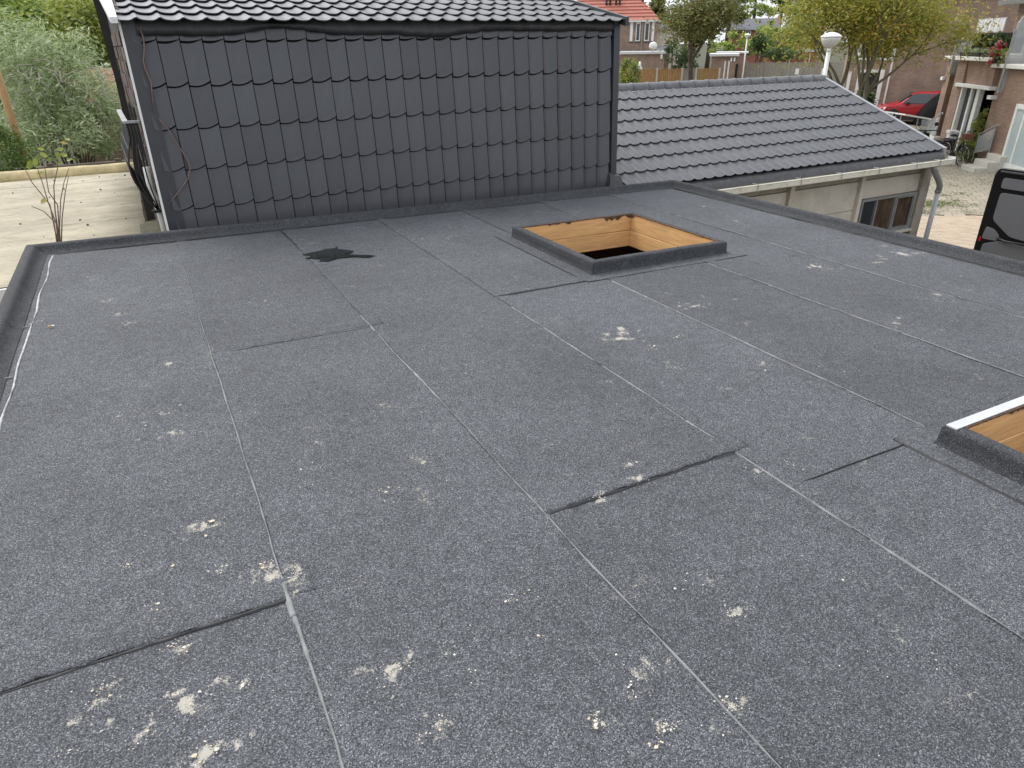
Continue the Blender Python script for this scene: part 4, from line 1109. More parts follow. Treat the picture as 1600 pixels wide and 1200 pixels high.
# ------------------------------------------------------------------ left: pale corrugated roof of a low shed
YZ = -.50
shed = thing('corrugated_roof_shed', 'low shed with weathered cream corrugated roof left of the annex', 'shed', (-3.5, 11, GZ), world=True)
yy0, yy1, pitch = 7.72, 14.55, .076
per = 11; ns = 8
for s in range(8):
    m = MB(); ya = yy0 + s*(yy1-yy0)/8; yb = ya + (yy1-yy0)/8 + .07
    n = int((yb-ya)/pitch*6)
    zoff = (.0022 if s % 2 else 0)
    cols = 14
    for i in range(n+1):
        y = ya + (yb-ya)*i/n
        for c in range(cols+1):
            x = -7.0 + 6.86*c/cols
            z = YZ + zoff + .014*math.sin(2*math.pi*y/pitch) + .015*mnoise.noise(Vector((x*.5, y*.6, 2))) + .004*s*0
            m.v.append((x + (.01*mnoise.noise(Vector((y*3, s, 0))) if c == cols else 0), y, z))
        if i:
            k = (cols+1)*(i-1)
            for c in range(cols): m.f.append((k+c, k+c+1, k+cols+2+c, k+cols+1+c))
    o = m.build('corrugated_sheet', 'corr', shed, smooth=True)
    so = o.modifiers.new('t', 'SOLIDIFY'); so.thickness = .006; so.offset = -1
m = MB(); pts = [(-7.0 + 6.86*i/24, 14.62, YZ+.045 + .012*mnoise.noise(Vector((i*.7, 0, 0)))) for i in range(25)]
m.tube(pts, .12, 10); m.build('roll_cap', 'corr_cap', shed, smooth=True)
m = MB(); m.box((-7, 7.66, YZ-.16), (-.2, 7.70, YZ-.012)); m.build('fascia_board', 'white', shed)
m = MB(); m.box((-6.9, 7.8, GZ), (-.28, 14.5, YZ-.05)); m.build('wall', 'brick_h', shed)
m = MB(); m.box((-7, 7.55, YZ-.30), (-.2, 7.64, YZ-.17)); m.build('batten', 'pole_or', shed)
m = MB()
for k in range(34):
    p = Vector((nrs.uniform(-2.0, -.3), nrs.uniform(8.0, 14.2), YZ+.02)); r = nrs.uniform(.006, .016)
    m.lathe([(r*.3, -r*.6), (r, -r*.2), (r*.9, r*.4), (r*.3, r*.8)], p, 7)
one('fallen_fruit', m, 'tar', 'small dark fallen fruit dotted over the cream corrugated roof', 'fruit', kind='stuff', smooth=True)
# rose stems in front of it
rb = Vector((-.86, 7.35, -.65))
rose = thing('rose_bush', 'spindly rose with a few leaves behind the back left roof corner', 'plant', rb, world=True)
stems = [[(93, 400), (88, 350), (75, 315), (66, 285), (58, 262)], [(94, 400), (92, 352), (90, 320), (76, 300), (70, 262), (62, 240)], [(95, 400), (93, 355), (95, 310), (100, 285), (108, 262)], [(92, 400), (84, 345), (68, 330), (49, 322)], [(95, 390), (86, 330), (84, 290), (90, 262), (88, 240)], [(90, 380), (78, 320), (50, 285), (38, 262)], [(96, 380), (97, 340), (102, 300), (107, 275)]]
m = MB()
tipl = []
for i, s in enumerate(stems):
    yv = 7.3 + .12*(i % 3)
    pts = [aty(x, y, yv) for x, y in s]; m.tube(pts, [.006 - .004*k/len(pts) for k in range(len(pts))], 6); tipl += [pts[-1], pts[-2]]
m.build('stem', 'twig', rose, smooth=True)
def big_leaf(m, p, L, d, wv):
    d = Vector(d).normalized(); s = d.cross(Vector(wv)).normalized(); nn = s.cross(d)
    P = [p, p + d*L*.3 + s*L*.28, p + d*L*.7 + s*L*.24, p + d*L, p + d*L*.7 - s*L*.24, p + d*L*.3 - s*L*.28, p + d*L*.5 - nn*L*.10]
    k = len(m.v); m.v += [tuple(q) for q in P]
    m.f += [(k, k+1, k+6), (k+1, k+2, k+6), (k+2, k+3, k+6), (k+3, k+4, k+6), (k+4, k+5, k+6), (k+5, k, k+6)]
for i, (x, y, tn) in enumerate([(62, 238, .6), (70, 234, .7), (56, 246, .5), (104, 240, .7), (96, 252, .4), (104, 250, .6), (82, 246, .2), (86, 258, .3), (94, 222, 1), (102, 216, 1), (70, 270, .9), (72, 310, 1), (40, 262, .5), (48, 250, .4), (100, 232, .5), (90, 236, .35)]):
    m = MB(); big_leaf(m, aty(x, y, 7.32), rnd.uniform(.05, .085), (rnd.uniform(-1, 1), rnd.uniform(-.6, .2), rnd.uniform(-.8, .3)), (.2, -.7, .6))
    o = m.build('leaf', 'leaf_yel', rose)
    at = o.data.attributes.new('tint', 'FLOAT', 'POINT'); at.data.foreach_set('value', [tn]*len(o.data.vertices))

# ------------------------------------------------------------------ left garden
pl = thing('plank_wall', 'low weathered sleeper wall behind the cream corrugated roof', 'wall', (-2, 17.6, GZ), world=True)
for k, (za, zb) in enumerate(((-2.5, -1.42), (-1.40, -1.16), (-1.14, -.90), (-.88, -.66))):
    for (xa, xb) in ((-4.4, -1.72), (-1.70, .2)):
        m = MB(); m.box((xa, 17.5 - .02*k + rnd.uniform(-.01, .01), za), (xb, 17.62, zb)); soften(m.build('plank', 'wood_dk', pl), .012)
for x in (-3.2, -1.71, -.45):
    m = MB(); m.box((x-.06, 17.40, GZ), (x+.06, 17.47, -.60)); m.build('post', 'wood_dk', pl)
pb, pt_ = aty(38, 248, 16.6), aty(-6, 100, 16.6)
m = MB(); m.tube([Vector((pb.x, 16.6, GZ)), Vector((pb.x, 16.6, 2.0))], .065, 10)
one('wooden_pole', m, 'pole_or', 'upright brown wooden pole between hedge and silver willow', 'pole', smooth=True, loc=(pb.x, 16.6, GZ))
def P3(px, py, y): return tuple(aty(px, py, y))
def sc(y): return y/1100.0     # metres per photo pixel at that depth, near the left edge
def blob(px, py, y, rx, ry, depth=None):
    c = aty(px, py, y); k = sc(y)*1.0
    return (c.x, c.y, c.z, rx*k, depth or rx*k, ry*k)
shrub('box_hedge', 'dense round clipped box hedge at the left edge above the cream roof', 'hedge', (aty(5, 245, 16).x, 16, GZ), [blob(-6, 248, 16, 40, 52), blob(-12, 285, 16, 42, 40)], 12000, .05, 'leaf_hedge', .6, 5, clump=.2)
y = 19.5
shrub('willow_shrub', 'wide silvery grey-green willow shrub with drooping twigs', 'shrub', (aty(110, 240, y).x, y, GZ),
      [blob(110, 150, y, 62, 46), blob(60, 175, y, 45, 50), blob(150, 185, y-.5, 50, 38), blob(95, 205, y-.8, 60, 34), blob(170, 205, y-.8, 28, 34), blob(45, 120, y, 46, 40), blob(105, 110, y+.3, 45, 30), blob(40, 75, y+.5, 44, 34), blob(95, 75, y+.6, 40, 26)], 19000, .15, 'leaf_silver', .17, 6, droop=.45, stem_r=.03, stem_n=16, clump=.36)
# long bare silver twigs of the willow
m = MB(); rs = random.Random(4)
for k in range(46):
    a = (rs.uniform(20, 170), rs.uniform(95, 190)); b = (a[0] + rs.uniform(-45, 50), a[1] + rs.uniform(10, 60))
    p, q = aty(*a, y - .6), aty(*b, y - 1.2)
    m.tube([p, p.lerp(q, .5) + Vector((0, 0, .10)), q], [.010, .008, .004], 4)
tw = m
w_ = bpy.data.objects['willow_shrub']; tw.build('twig', 'wood_gr', w_)
y = 25
shrub('leafy_shrub', 'tall mid-green leafy shrub in the upper left corner', 'shrub', (aty(40, 200, y).x, y, GZ),
      [blob(35, 70, y, 70, 55), blob(10, 110, y, 50, 50), blob(95, 90, y, 50, 50), blob(70, 40, y+1, 60, 40), blob(-20, 40, y, 50, 50), blob(15, 30, y, 40, 30), blob(20, 180, y-1, 40, 60)], 17000, .15, 'leaf_green', .42, 7, stem_n=10, clump=.3)
y = 23
shrub('yellow_shrub', 'yellow-green leafy bush right beside the dark barge board of the annex', 'shrub', (aty(165, 200, y).x, y, GZ),
      [blob(150, 60, y, 45, 45), blob(130, 30, y+1, 40, 30), blob(178, 110, y, 22, 55), blob(120, 95, y, 30, 25), blob(184, 150, y, 16, 40)], 9500, .13, 'leaf_yel', .5, 8, stem_n=8, clump=.3)
y = 34
shrub('dark_conifer', 'dark conifer behind the shrubs at the top left', 'conifer', (aty(120, 120, y).x, y, GZ),
      [blob(120, 0, y, 60, 60), blob(180, 10, y, 50, 60), blob(90, 40, y, 70, 60), blob(150, -60, y, 80, 50), blob(40, 20, y, 80, 60)], 13000, .22, 'leaf_dark', .3, 9, stem_n=6)
# patch of red tiled roof among the bushes
y = 21.0; c = aty(148, 138, y)
hut = thing('tiled_hut', 'small hut with red clay tiles glimpsed through the willow', 'hut', (c.x, c.y, GZ), world=True)
m = MB()
for r in range(5):
    for k in range(8):
        x0 = c.x - .85 + k*.21; s0 = -.55 + r*.24
        for i in range(5):
            t_ = i/4; x = x0 + .21*t_; d = .035*math.sin(math.pi*t_*1.0)
            m.v += [(x, c.y + s0*.8, c.z + s0*.62 + d + .02), (x, c.y + (s0+.26)*.8, c.z + (s0+.26)*.62 + d)]
            if i: q = len(m.v)-4; m.f.append((q, q+2, q+3, q+1))
m.build('roof', 'redtile', hut)
m = MB(); m.box((c.x-.7, c.y-.35, GZ), (c.x+.7, c.y+1.4, c.z-.45)); m.build('wall', 'brick_h', hut)

# ================================================================== STREET SIDE, right: row house with recessed porch
BA = math.radians(55); BP = Vector((25.9785, 14.6527, GZ))
def bloc(x, y, z=0.0):
    return Vector((BP.x + x*math.cos(BA) - y*math.sin(BA), BP.y + x*math.sin(BA) + y*math.cos(BA), GZ + z))
house = thing('row_house', 'brown brick row house with white lintels, porch and flowered balcony on the right', 'house', tuple(BP), BA)
# local frame: x runs away along the facade, y outwards to the street, z up
def hb(name, a, b, mat, parent=None, bev=0):
    m = MB(); m.box(a, b); o = m.build(name, mat, parent or house)
    if bev: soften(o, bev)
    return o
D = 9.0
hb('wall', (-14, -D, 0), (-.90, 0, 3.06), 'brick_h')                   # near bay with the window
hb('wall', (-.898, -D, 0), (-.02, -.16, 3.06), 'brick_h')              # pier beside the porch
hb('wall', (2.12, -D, 0), (2.80, 0, 3.24), 'brick_h')                  # pier on the far side
hb('wall', (2.802, -D, 0), (3.28, -.45, 3.24), 'brick_h')
hb('wall', (3.282, -D, 0), (3.72, -.02, 3.24), 'brick_h')
hb('porch_back', (-.018, -D, 0), (2.118, -.85, 2.37), 'doorbrown')
m = MB(); m.hexa([(-.018, -D, 2.49), (2.118, -D, 2.49), (2.118, -.10, 2.49), (-.018, 0, 2.49), (-.018, -D, 3.24), (2.118, -D, 3.24), (2.118, -.02, 3.24), (-.018, .02, 3.24)]); m.build('wall', 'brick_h', house)
hb('lintel', (-.10, -.84, 2.372), (2.45, .09, 2.488), 'white', bev=.01)
hb('balcony_slab', (.20, -1.3, 3.242), (2.92, .12, 3.37), 'white', bev=.015)
hb('balcony_slab', (-.80, -1.3, 3.07), (.196, .10, 3.19), 'white', bev=.015)
hb('balcony_slab', (-14, -1.3, 3.072), (-.804, .14, 3.20), 'white', bev=.015)
hb('balcony_slab', (3.22, -1.3, 3.242), (3.84, .10, 3.37), 'white', bev=.015)
hb('ledge', (-.30, -.158, 2.10), (-.03, .05, 2.22), 'white', bev=.008)
hb('ledge', (3.60, -.018, 2.52), (3.78, .10, 2.64), 'white', bev=.008)
for (x0, x1, y0) in ((2.0, 2.118, -.02), (1.42, 1.54, -.10), (.86, 1.10, -.10)):
    hb('door_post', (x0, y0-.16, 0), (x1, y0, 2.37), 'white', bev=.008)
hb('door', (1.56, -.22, .12), (1.98, -.18, 2.36), 'pane'); hb('door', (1.12, -.22, .12), (1.40, -.18, 2.36), 'pane')
for k in range(6): hb('porch_board', (.02+k*.138, -.848, .05), (.148+k*.138, -.825 - .006*(k % 2), 2.36), 'doorbrown')
# near window
wf = MB(); X0, X1, Z0, Z1 = -4.3, -1.98, .22, 2.10; t_ = .14
wf.box((X0, .002, Z0), (X0+t_, .05, Z1)); wf.box((X1-t_, .002, Z0), (X1, .05, Z1)); wf.box((X0+t_, .002, Z0), (X1-t_, .05, Z0+t_)); wf.box((X0+t_, .002, Z1-t_), (X1-t_, .05, Z1))
wf.box((-2.62, .002, Z0+t_), (-2.53, .04, Z1-t_))
wf = wf.build('window', 'white', house)
hb('pane', (X0+t_, .003, Z0+t_), (-2.622, .02, Z1-t_), 'pane_pale', wf); hb('pane', (-2.528, .003, Z0+t_), (X1-t_, .02, Z1-t_), 'pane_pale', wf)
hb('window_sill', (X0-.05, .002, Z0-.09), (X1+.05, .09, Z0-.002), 'white')
# upper floor, set back behind the balcony, with an arched window
hb('upper_wall', (-14, -D, 3.20), (2.2, -1.25, 5.0), 'brick_h')
m = MB(); prof = []
for k in range(13):
    a = math.pi*k/12; prof.append((2.0 + .42*math.cos(a), 0, 4.25 + .42*math.sin(a)))
prof += [(1.58, 0, 3.4), (2.42, 0, 3.4)]
prof = [(p[0]-.55, p[1], p[2]) for p in prof]
m.prism([(p[0], -1.248, p[2]) for p in prof], (0, .05, 0)); aw = m.build('arched_window', 'white', house)
m = MB(); m.prism([(1.45+(p[0]-1.45)*.82, -1.196, 3.48+(p[2]-3.4)*.88) for p in prof], (0, .012, 0)); m.build('pane', 'pane', aw)
m = MB(); m.hexa([(-14, -1.6, 4.98), (2.35, -1.6, 4.98), (2.35, -.62, 4.98), (-14, -.62, 4.98), (-14, -1.6, 5.12), (2.35, -1.6, 5.12), (2.35, -.58, 5.12), (-14, -.58, 5.12)]); m.build('eave_gutter', 'zinc', house)
m = MB(); m.hexa([(-14, -5.5, 5.122), (2.25, -5.5, 5.122), (2.25, -.66, 5.122), (-14, -.66, 5.122), (-14, -5.5, 7.6), (2.25, -5.5, 7.6), (2.25, -.70, 5.18), (-14, -.70, 5.18)]); m.build('roof', 'redtile', house)
# balcony screens: sheets of glass in grey posts, one with a rounded top
for k, (xa, xb, ya, yb, za, zb) in enumerate(((3.06, 3.10, -1.1, .14, 2.74, 3.95), (-.86, -.82, -1.1, .16, 2.33, 4.2))):
    m = MB(); prof = [(ya, za+.05), (yb-.04, za+.05), (yb-.04, zb)]
    if k: prof += [((yb+ya)/2 + (yb-ya)/2*math.cos(a), zb + .55*math.sin(a)) for a in [math.pi*i/10 for i in range(1, 10)]]
    prof += [(ya, zb)]
    m.prism([(xa, y, z) for y, z in prof], (xb-xa, 0, 0)); sc_ = m.build('balcony_screen', 'screen', house)
    hb('screen_post', (xa-.02, yb-.039, za), (xb+.02, yb, zb), 'zinc', sc_); hb('screen_rail', (xa-.02, ya, za), (xb+.02, yb-.04, za+.048), 'zinc', sc_)
    hb('screen_post', (xa-.02, ya+.5, za+.05), (xb+.02, ya+.54, zb), 'zinc', sc_)
# steps and handrails
def steps(x, y, label):
    t = thing('entrance_steps', label, 'steps', tuple(bloc(x, y)), BA)
    for k, (a, b, h) in enumerate(((0, .36, .18), (-.34, -.002, .36), (-.70, -.342, .54))):
        m = MB(); m.box((-.50, a, 0), (.40, b, h)); soften(m.build('step', 'steps', t), .012)
    return t
steps(-1.80, .55, 'pale concrete entrance steps at the near pier beside the bicycle')
steps(3.3, .55, 'pale concrete entrance steps at the far pier behind the scooter')
def handrail(x, y, label):
    t = thing('handrail', label, 'handrail', tuple(bloc(x, y)), BA)
    m = MB(); m.tube([(.55, .10, .97), (.45, .10, 1.02), (-.55, .10, 1.42), (-.62, .10, 1.38)], .02, 6); m.build('rail', 'zinc', t, smooth=True)
    for (a, b) in ((.48, 1.0), (-.45, 1.37)):
        m = MB(); m.tube([(a, .10, 0), (a, .10, b)], .018, 6); m.build('post', 'zinc', t)
    m = MB(); m.hexa([(-.40, .09, .60), (.44, .09, .40), (.44, .11, .40), (-.40, .11, .60), (-.40, .09, 1.28), (.44, .09, .95), (.44, .11, .95), (-.40, .11, 1.28)]); m.build('panel', 'screen', t)
handrail(-.85, .02, 'grey steel handrail by the near entrance steps')
handrail(3.35, .02, 'grey steel handrail by the far entrance steps')
# balcony dressing
hp = thing('hedge_screen', 'dark artificial hedge panel on the balcony above the porch', 'hedge panel', tuple(bloc(.9, -.02, 3.37)), BA)
pts, tn = blob_points([(k*.26-1.2, 0, .50, .18, .07, .24) for k in range(10)], 4200, 3, shell=.1)
link('foliage', leaves_mesh('foliage', pts, .06, 'leaf_dark', .5, tn, 0, 3), hp)
m = MB(); m.box((-1.3, -.05, .26), (1.3, -.03, .74)); m.build('lattice', 'black', hp)
for x in (-1.25, 0, 1.25):
    m = MB(); m.box((x-.015, -.07, .0), (x+.015, -.052, .74)); m.build('upright', 'zinc', hp)
t = thing('laundry', 'white sheet hung to dry above the balcony hedge panel', 'laundry', tuple(bloc(1.35, -.10, 3.37)), BA)
m = MB(); n = 60
for i in range(n+1):
    x = -.92 + 1.84*i/n; s = .035*math.sin(i*.9) + .02*math.sin(i*2.3)
    m.v += [(x, s, .78 + .03*math.sin(i*.3)), (x, s*.5, 1.18)]
    if i: k = 2*(i-1); m.f.append((k, k+2, k+3, k+1))
m.build('sheet', 'cloth', t, smooth=True)
m = MB(); m.tube([(-1.0, 0, 1.185), (1.0, 0, 1.185)], .010, 6); m.build('rod', 'zinc', t)
for x in (-.98, .98):
    m = MB(); m.tube([(x, 0, 0), (x, 0, 1.18)], .012, 6); m.build('post', 'zinc', t)
for k in range(3):
    t = thing('flower_trough', ['nearest balcony trough with pale green plants', 'middle balcony trough with pale green plants', 'farthest balcony trough with pale green plants'][k], 'planter', tuple(bloc(.75 + k*.80, .0, 3.372)), BA, group='troughs along the balcony edge')
    m = MB(); m.hexa([(-.32, -.08, 0), (.32, -.08, 0), (.32, .08, 0), (-.32, .08, 0), (-.35, -.10, .13), (.35, -.10, .13), (.35, .10, .13), (-.35, .10, .13)]); m.build('trough', 'plastic', t)
    pts, tn = blob_points([(-.22+j*.15, 0, .20, .12, .09, .09) for j in range(4)], 420, 20+k); link('foliage', leaves_mesh('foliage', pts, .055, 'leaf_silver', .5, tn, 0, k), t)
t = thing('flower_basket', 'hanging red and pink flowers at the balcony corner', 'flowers', tuple(bloc(-.05, .05, 3.20)), BA)
m = MB(); m.lathe([(.08, 0), (.13, .14), (.15, .17), (.05, .15)], (0, 0, 0), 10); m.build('pot', 'plastic', t)
pts, tn = blob_points([(-.1, 0, .35, .28, .18, .22), (-.25, .05, .15, .15, .12, .22)], 420, 33); link('foliage', leaves_mesh('foliage', pts, .07, 'leaf_green', .5, tn, 0, 4), t)
pts, tn = blob_points([(.05, .1, .38, .24, .14, .20), (.20, .12, .10, .10, .08, .24), (-.1, .08, .55, .2, .12, .12)], 420, 34); link('flower', leaves_mesh('flower', pts, .07, 'leaf_red', .8, tn, 0, 5), t)

# end house across the street head, facing us
EXW = 17.6
endh = thing('end_house', 'large plain brick house wall behind the red car', 'house', tuple(hloc(EXW, 3.5)), HA)
def eb(name, a, b, mat, parent=None, bev=0):
    m = MB(); m.box(a, b); o = m.build(name, mat, parent or endh)
    if bev: soften(o, bev)
    return o
eb('wall', (0, -8, 0), (7, .55, 5.9), 'brick_p')
m = MB(); m.hexa([(-.35, -8.3, 5.9), (7.3, -8.3, 5.9), (7.3, .85, 5.9), (-.35, .85, 5.9), (3.4, -8.3, 8.6), (3.6, -8.3, 8.6), (3.6, .85, 8.6), (3.4, .85, 8.6)]); m.build('roof', 'redtile', endh)
d_ = eb('door', (-.03, -1.10, .1), (-.002, -.2, 2.35), 'doorblack'); eb('letter_plate', (-.045, -.82, 1.15), (-.031, -.48, 1.24), 'white', d_)
eb('door_frame', (-.06, -1.30, .05), (-.003, -1.102, 2.5), 'white'); eb('door_frame', (-.06, -.198, .05), (-.003, -.02, 2.5), 'white'); eb('door_frame', (-.06, -1.10, 2.352), (-.003, -.2, 2.5), 'white')
eb('side_panel', (-.05, .30, .05), (-.003, .46, 2.4), 'white'); eb('drainpipe', (-.09, -1.60, 0), (-.005, -1.52, 5.85), 'white')
w1 = eb('window', (-.05, -1.6, 2.95), (-.003, .2, 4.2), 'white'); eb('pane', (-.06, -1.45, 3.08), (-.051, -.75, 4.08), 'pane', w1); eb('pane', (-.06, -.65, 3.08), (-.051, .05, 4.08), 'pane', w1)

# ------------------------------------------------------------------ red car, nose to the left
def lathe_wheel(parent, x, y, r, w):
    m = MB(); m.lathe([(r*.64, -w/2), (r*.92, -w/2), (r, -w*.3), (r, w*.3), (r*.92, w/2), (r*.64, w/2)], (x, y, r), 24, 'y'); ty = m.build('wheel', 'rubber', parent, smooth=True)
    m = MB(); m.lathe([(r*.05, -w*.5), (r*.12, -w*.45), (r*.62, -w*.36), (r*.64, -w*.46)], (x, y, r), 24, 'y')
    m.build('rim', 'plastic', ty)
    sgn = 1 if y > 0 else -1
    for k in range(5):
        a = 2*math.pi*k/5 + .3; m = MB()
        q = lambda rr, da: (x + rr*math.cos(a+da), y + sgn*(w*.5+.004), r + rr*math.sin(a+da))
        q2 = lambda rr, da: (x + rr*math.cos(a+da), y + sgn*(w*.5-.03), r + rr*math.sin(a+da))
        m.hexa([q2(r*.05, -.9), q2(r*.05, .9), q2(r*.62, .16), q2(r*.62, -.16), q(r*.05, -.9), q(r*.05, .9), q(r*.62, .16), q(r*.62, -.16)])
        m.build('spoke', 'alu', ty)
    return ty
def car(loc, rz, label):
    """x forwards, y left. Body lofted from cross sections: (x, half width, sill z, shoulder z, roof half width, roof z)"""
    t = thing('parked_car', label, 'car', loc, rz)
    S = [(-2.12, .70, .50, .98, .60, 1.02), (-2.05, .82, .34, 1.02, .62, 1.12), (-1.7, .89, .30, 1.02, .60, 1.44), (-1.2, .90, .28, 1.01, .61, 1.53), (-.4, .905, .27, .99, .63, 1.56), (.25, .905, .27, .97, .63, 1.53),
         (.55, .905, .27, .96, .62, 1.44), (1.05, .90, .27, .95, .70, 1.08), (1.2, .90, .28, .94, .74, .97), (1.75, .87, .30, .86, .72, .90), (2.05, .78, .36, .70, .62, .78), (2.14, .62, .44, .60, .50, .64)]
    m = MB()
    for (x, w, z0, z1, wr, zr) in S:
        zm = z0 + (z1-z0)*.62
        for (y, z) in ((w*.86, z0), (w*.98, z0+.12), (w, zm), (w*.965, z1), (wr*1.04 if zr > 1.05 else wr*1.1, zr-.05 if zr > 1.05 else zr-.015), (wr*.85, zr), (0, zr+.02)):
            m.v.append((x, y, z))
        for (y, z) in ((-wr*.85, zr), (-(wr*1.04 if zr > 1.05 else wr*1.1), zr-.05 if zr > 1.05 else zr-.015), (-w*.965, z1), (-w, zm), (-w*.98, z0+.12), (-w*.86, z0)):
            m.v.append((x, y, z))
    L = 13
    for i in range(len(S)-1):
        for j in range(L): m.f.append((i*L+j, (i+1)*L+j, (i+1)*L+(j+1) % L, i*L+(j+1) % L))
    m.f.append(tuple(range(L))[::-1]); m.f.append(tuple((len(S)-1)*L+j for j in range(L)))
    body = m.build('body', 'carred', t, smooth=True)
    sub = body.modifiers.new('s', 'SUBSURF'); sub.levels = 2; sub.render_levels = 2
    # side glass slightly proud of the body sides
    for s in (1, -1):
        for (nm, poly) in (('front_window', [(.98, 1.02), (.55, 1.42), (.45, 1.455), (-.28, 1.475), (-.28, 1.02)]), ('rear_window', [(-.34, 1.02), (-.34, 1.475), (-1.05, 1.46), (-1.62, 1.30), (-1.72, 1.06)])):
            m = MB(); P_ = []
            for (x, z) in poly:
                k = (z-.98)/(1.50-.98); P_.append((x, s*(.885 + (.665-.885)*k), z))
            m.prism(P_ if s > 0 else P_[::-1], (0, s*.012, 0)); m.build(nm, 'pane', t)
        m = MB(); m.box((.62, s*.93, .98), (.80, s*1.06, 1.09)); soften(m.build('mirror', 'plastic', t), .03)
        m = MB(); m.hexa([(-1.9, s*.86, .24), (1.85, s*.86, .24), (1.85, s*.925, .24), (-1.9, s*.925, .24), (-1.9, s*.86, .40), (1.85, s*.86, .38), (1.85, s*.918, .38), (-1.9, s*.918, .40)]); m.build('sill', 'plastic', t)
        for x in (-1.30, 1.32):
            m = MB(); m.lathe([(.30, -.02), (.40, -.02), (.40, .02), (.30, .02)], (x, s*.895, .345), 24, 'y'); m.build('wheel_arch', 'plastic', t)
            lathe_wheel(t, x, s*.83, .335, .21)
        m = MB(); m.hexa([(1.78, s*.60, .70), (2.06, s*.55, .66), (1.98, s*.76, .66), (1.72, s*.86, .72), (1.72, s*.60, .83), (1.98, s*.55, .76), (1.92, s*.76, .78), (1.66, s*.855, .84)]); m.build('headlight', 'lampwhite', t)
        m = MB(); m.box((-2.10, s*.55, .86), (-1.98, s*.84, .99)); m.build('tail_light', 'redtile', t)
        m = MB(); m.box((-.20, s*.905, .86), (-.03, s*.925, .89)); m.build('door_handle', 'carred', t)
    m = MB(); m.hexa([(.60, -.60, 1.415), (1.10, -.68, 1.045), (1.10, .68, 1.045), (.60, .60, 1.415), (.61, -.60, 1.43), (1.11, -.68, 1.06), (1.11, .68, 1.06), (.61, .60, 1.43)]); m.build('windscreen', 'pane', t)
    m = MB(); m.box((2.06, -.5, .40), (2.155, .5, .56)); m.build('grille', 'plastic', t)
    m = MB(); m.box((2.15, -.26, .46), (2.165, .26, .56)); m.build('number_plate', 'tan', t)
    return t
car(tuple(hloc(16.05, .30)), HA + math.pi/2, 'red hatchback parked in front of the brick end house')
# covered motorbike, boards, wheelie things
t = thing('covered_scooter', 'scooter under a black cover standing beside the red car', 'covered scooter', tuple(hloc(15.2, -.55)), HA + math.pi/2)
m = MB(); n = 18
prof = [(-1.0, .44, 1.0), (-.7, .50, 1.35), (-.2, .50, 1.62), (.25, .46, 1.55), (.55, .42, 1.25), (.85, .36, .85), (1.1, .30, .45)]
for i, (x, w, h) in enumerate(prof):
    for j in range(n):
        a = math.pi*j/(n-1); r = 1 + .05*math.sin(j*2.1+i)
        m.v.append((x + .03*math.sin(j+i), -w*math.cos(a)*r*(1.15 - .45*math.sin(a)), .01 + h*math.sin(a)**.55))
    if i:
        k = n*(i-1)
        for j in range(n-1): m.f.append((k+j, k+j+1, k+n+j+1, k+n+j))
m.f.append(tuple(range(n))); m.f.append(tuple(n*(len(prof)-1)+j for j in range(n))[::-1])
m.build('cover', 'tarp', t, smooth=True)
pc = hloc(12.6, 1.30)
t = thing('leaning_boards', 'two white boards stacked on trestles in front of the red car', 'boards', tuple(pc), HA + .5)
for k, (dx, mt) in enumerate(((0, 'sage'), (-.8, 'white'))):
    m = MB(); m.hexa([(-.5+dx, -.9, .50), (.25+dx, -.9, .50), (.25+dx, .9, .80), (-.5+dx, .9, .80), (-.5+dx, -.9, .56), (.25+dx, -.9, .56), (.25+dx, .9, .86), (-.5+dx, .9, .86)]); m.build('board', mt, t)
for (x, y, h) in ((-.9, -.8, .48), (.1, -.8, .48), (-.9, .8, .76), (.1, .8, .76)):
    m = MB(); m.tube([(x, y, 0), (x, y, h)], .03, 6); m.build('leg', 'zinc', t)

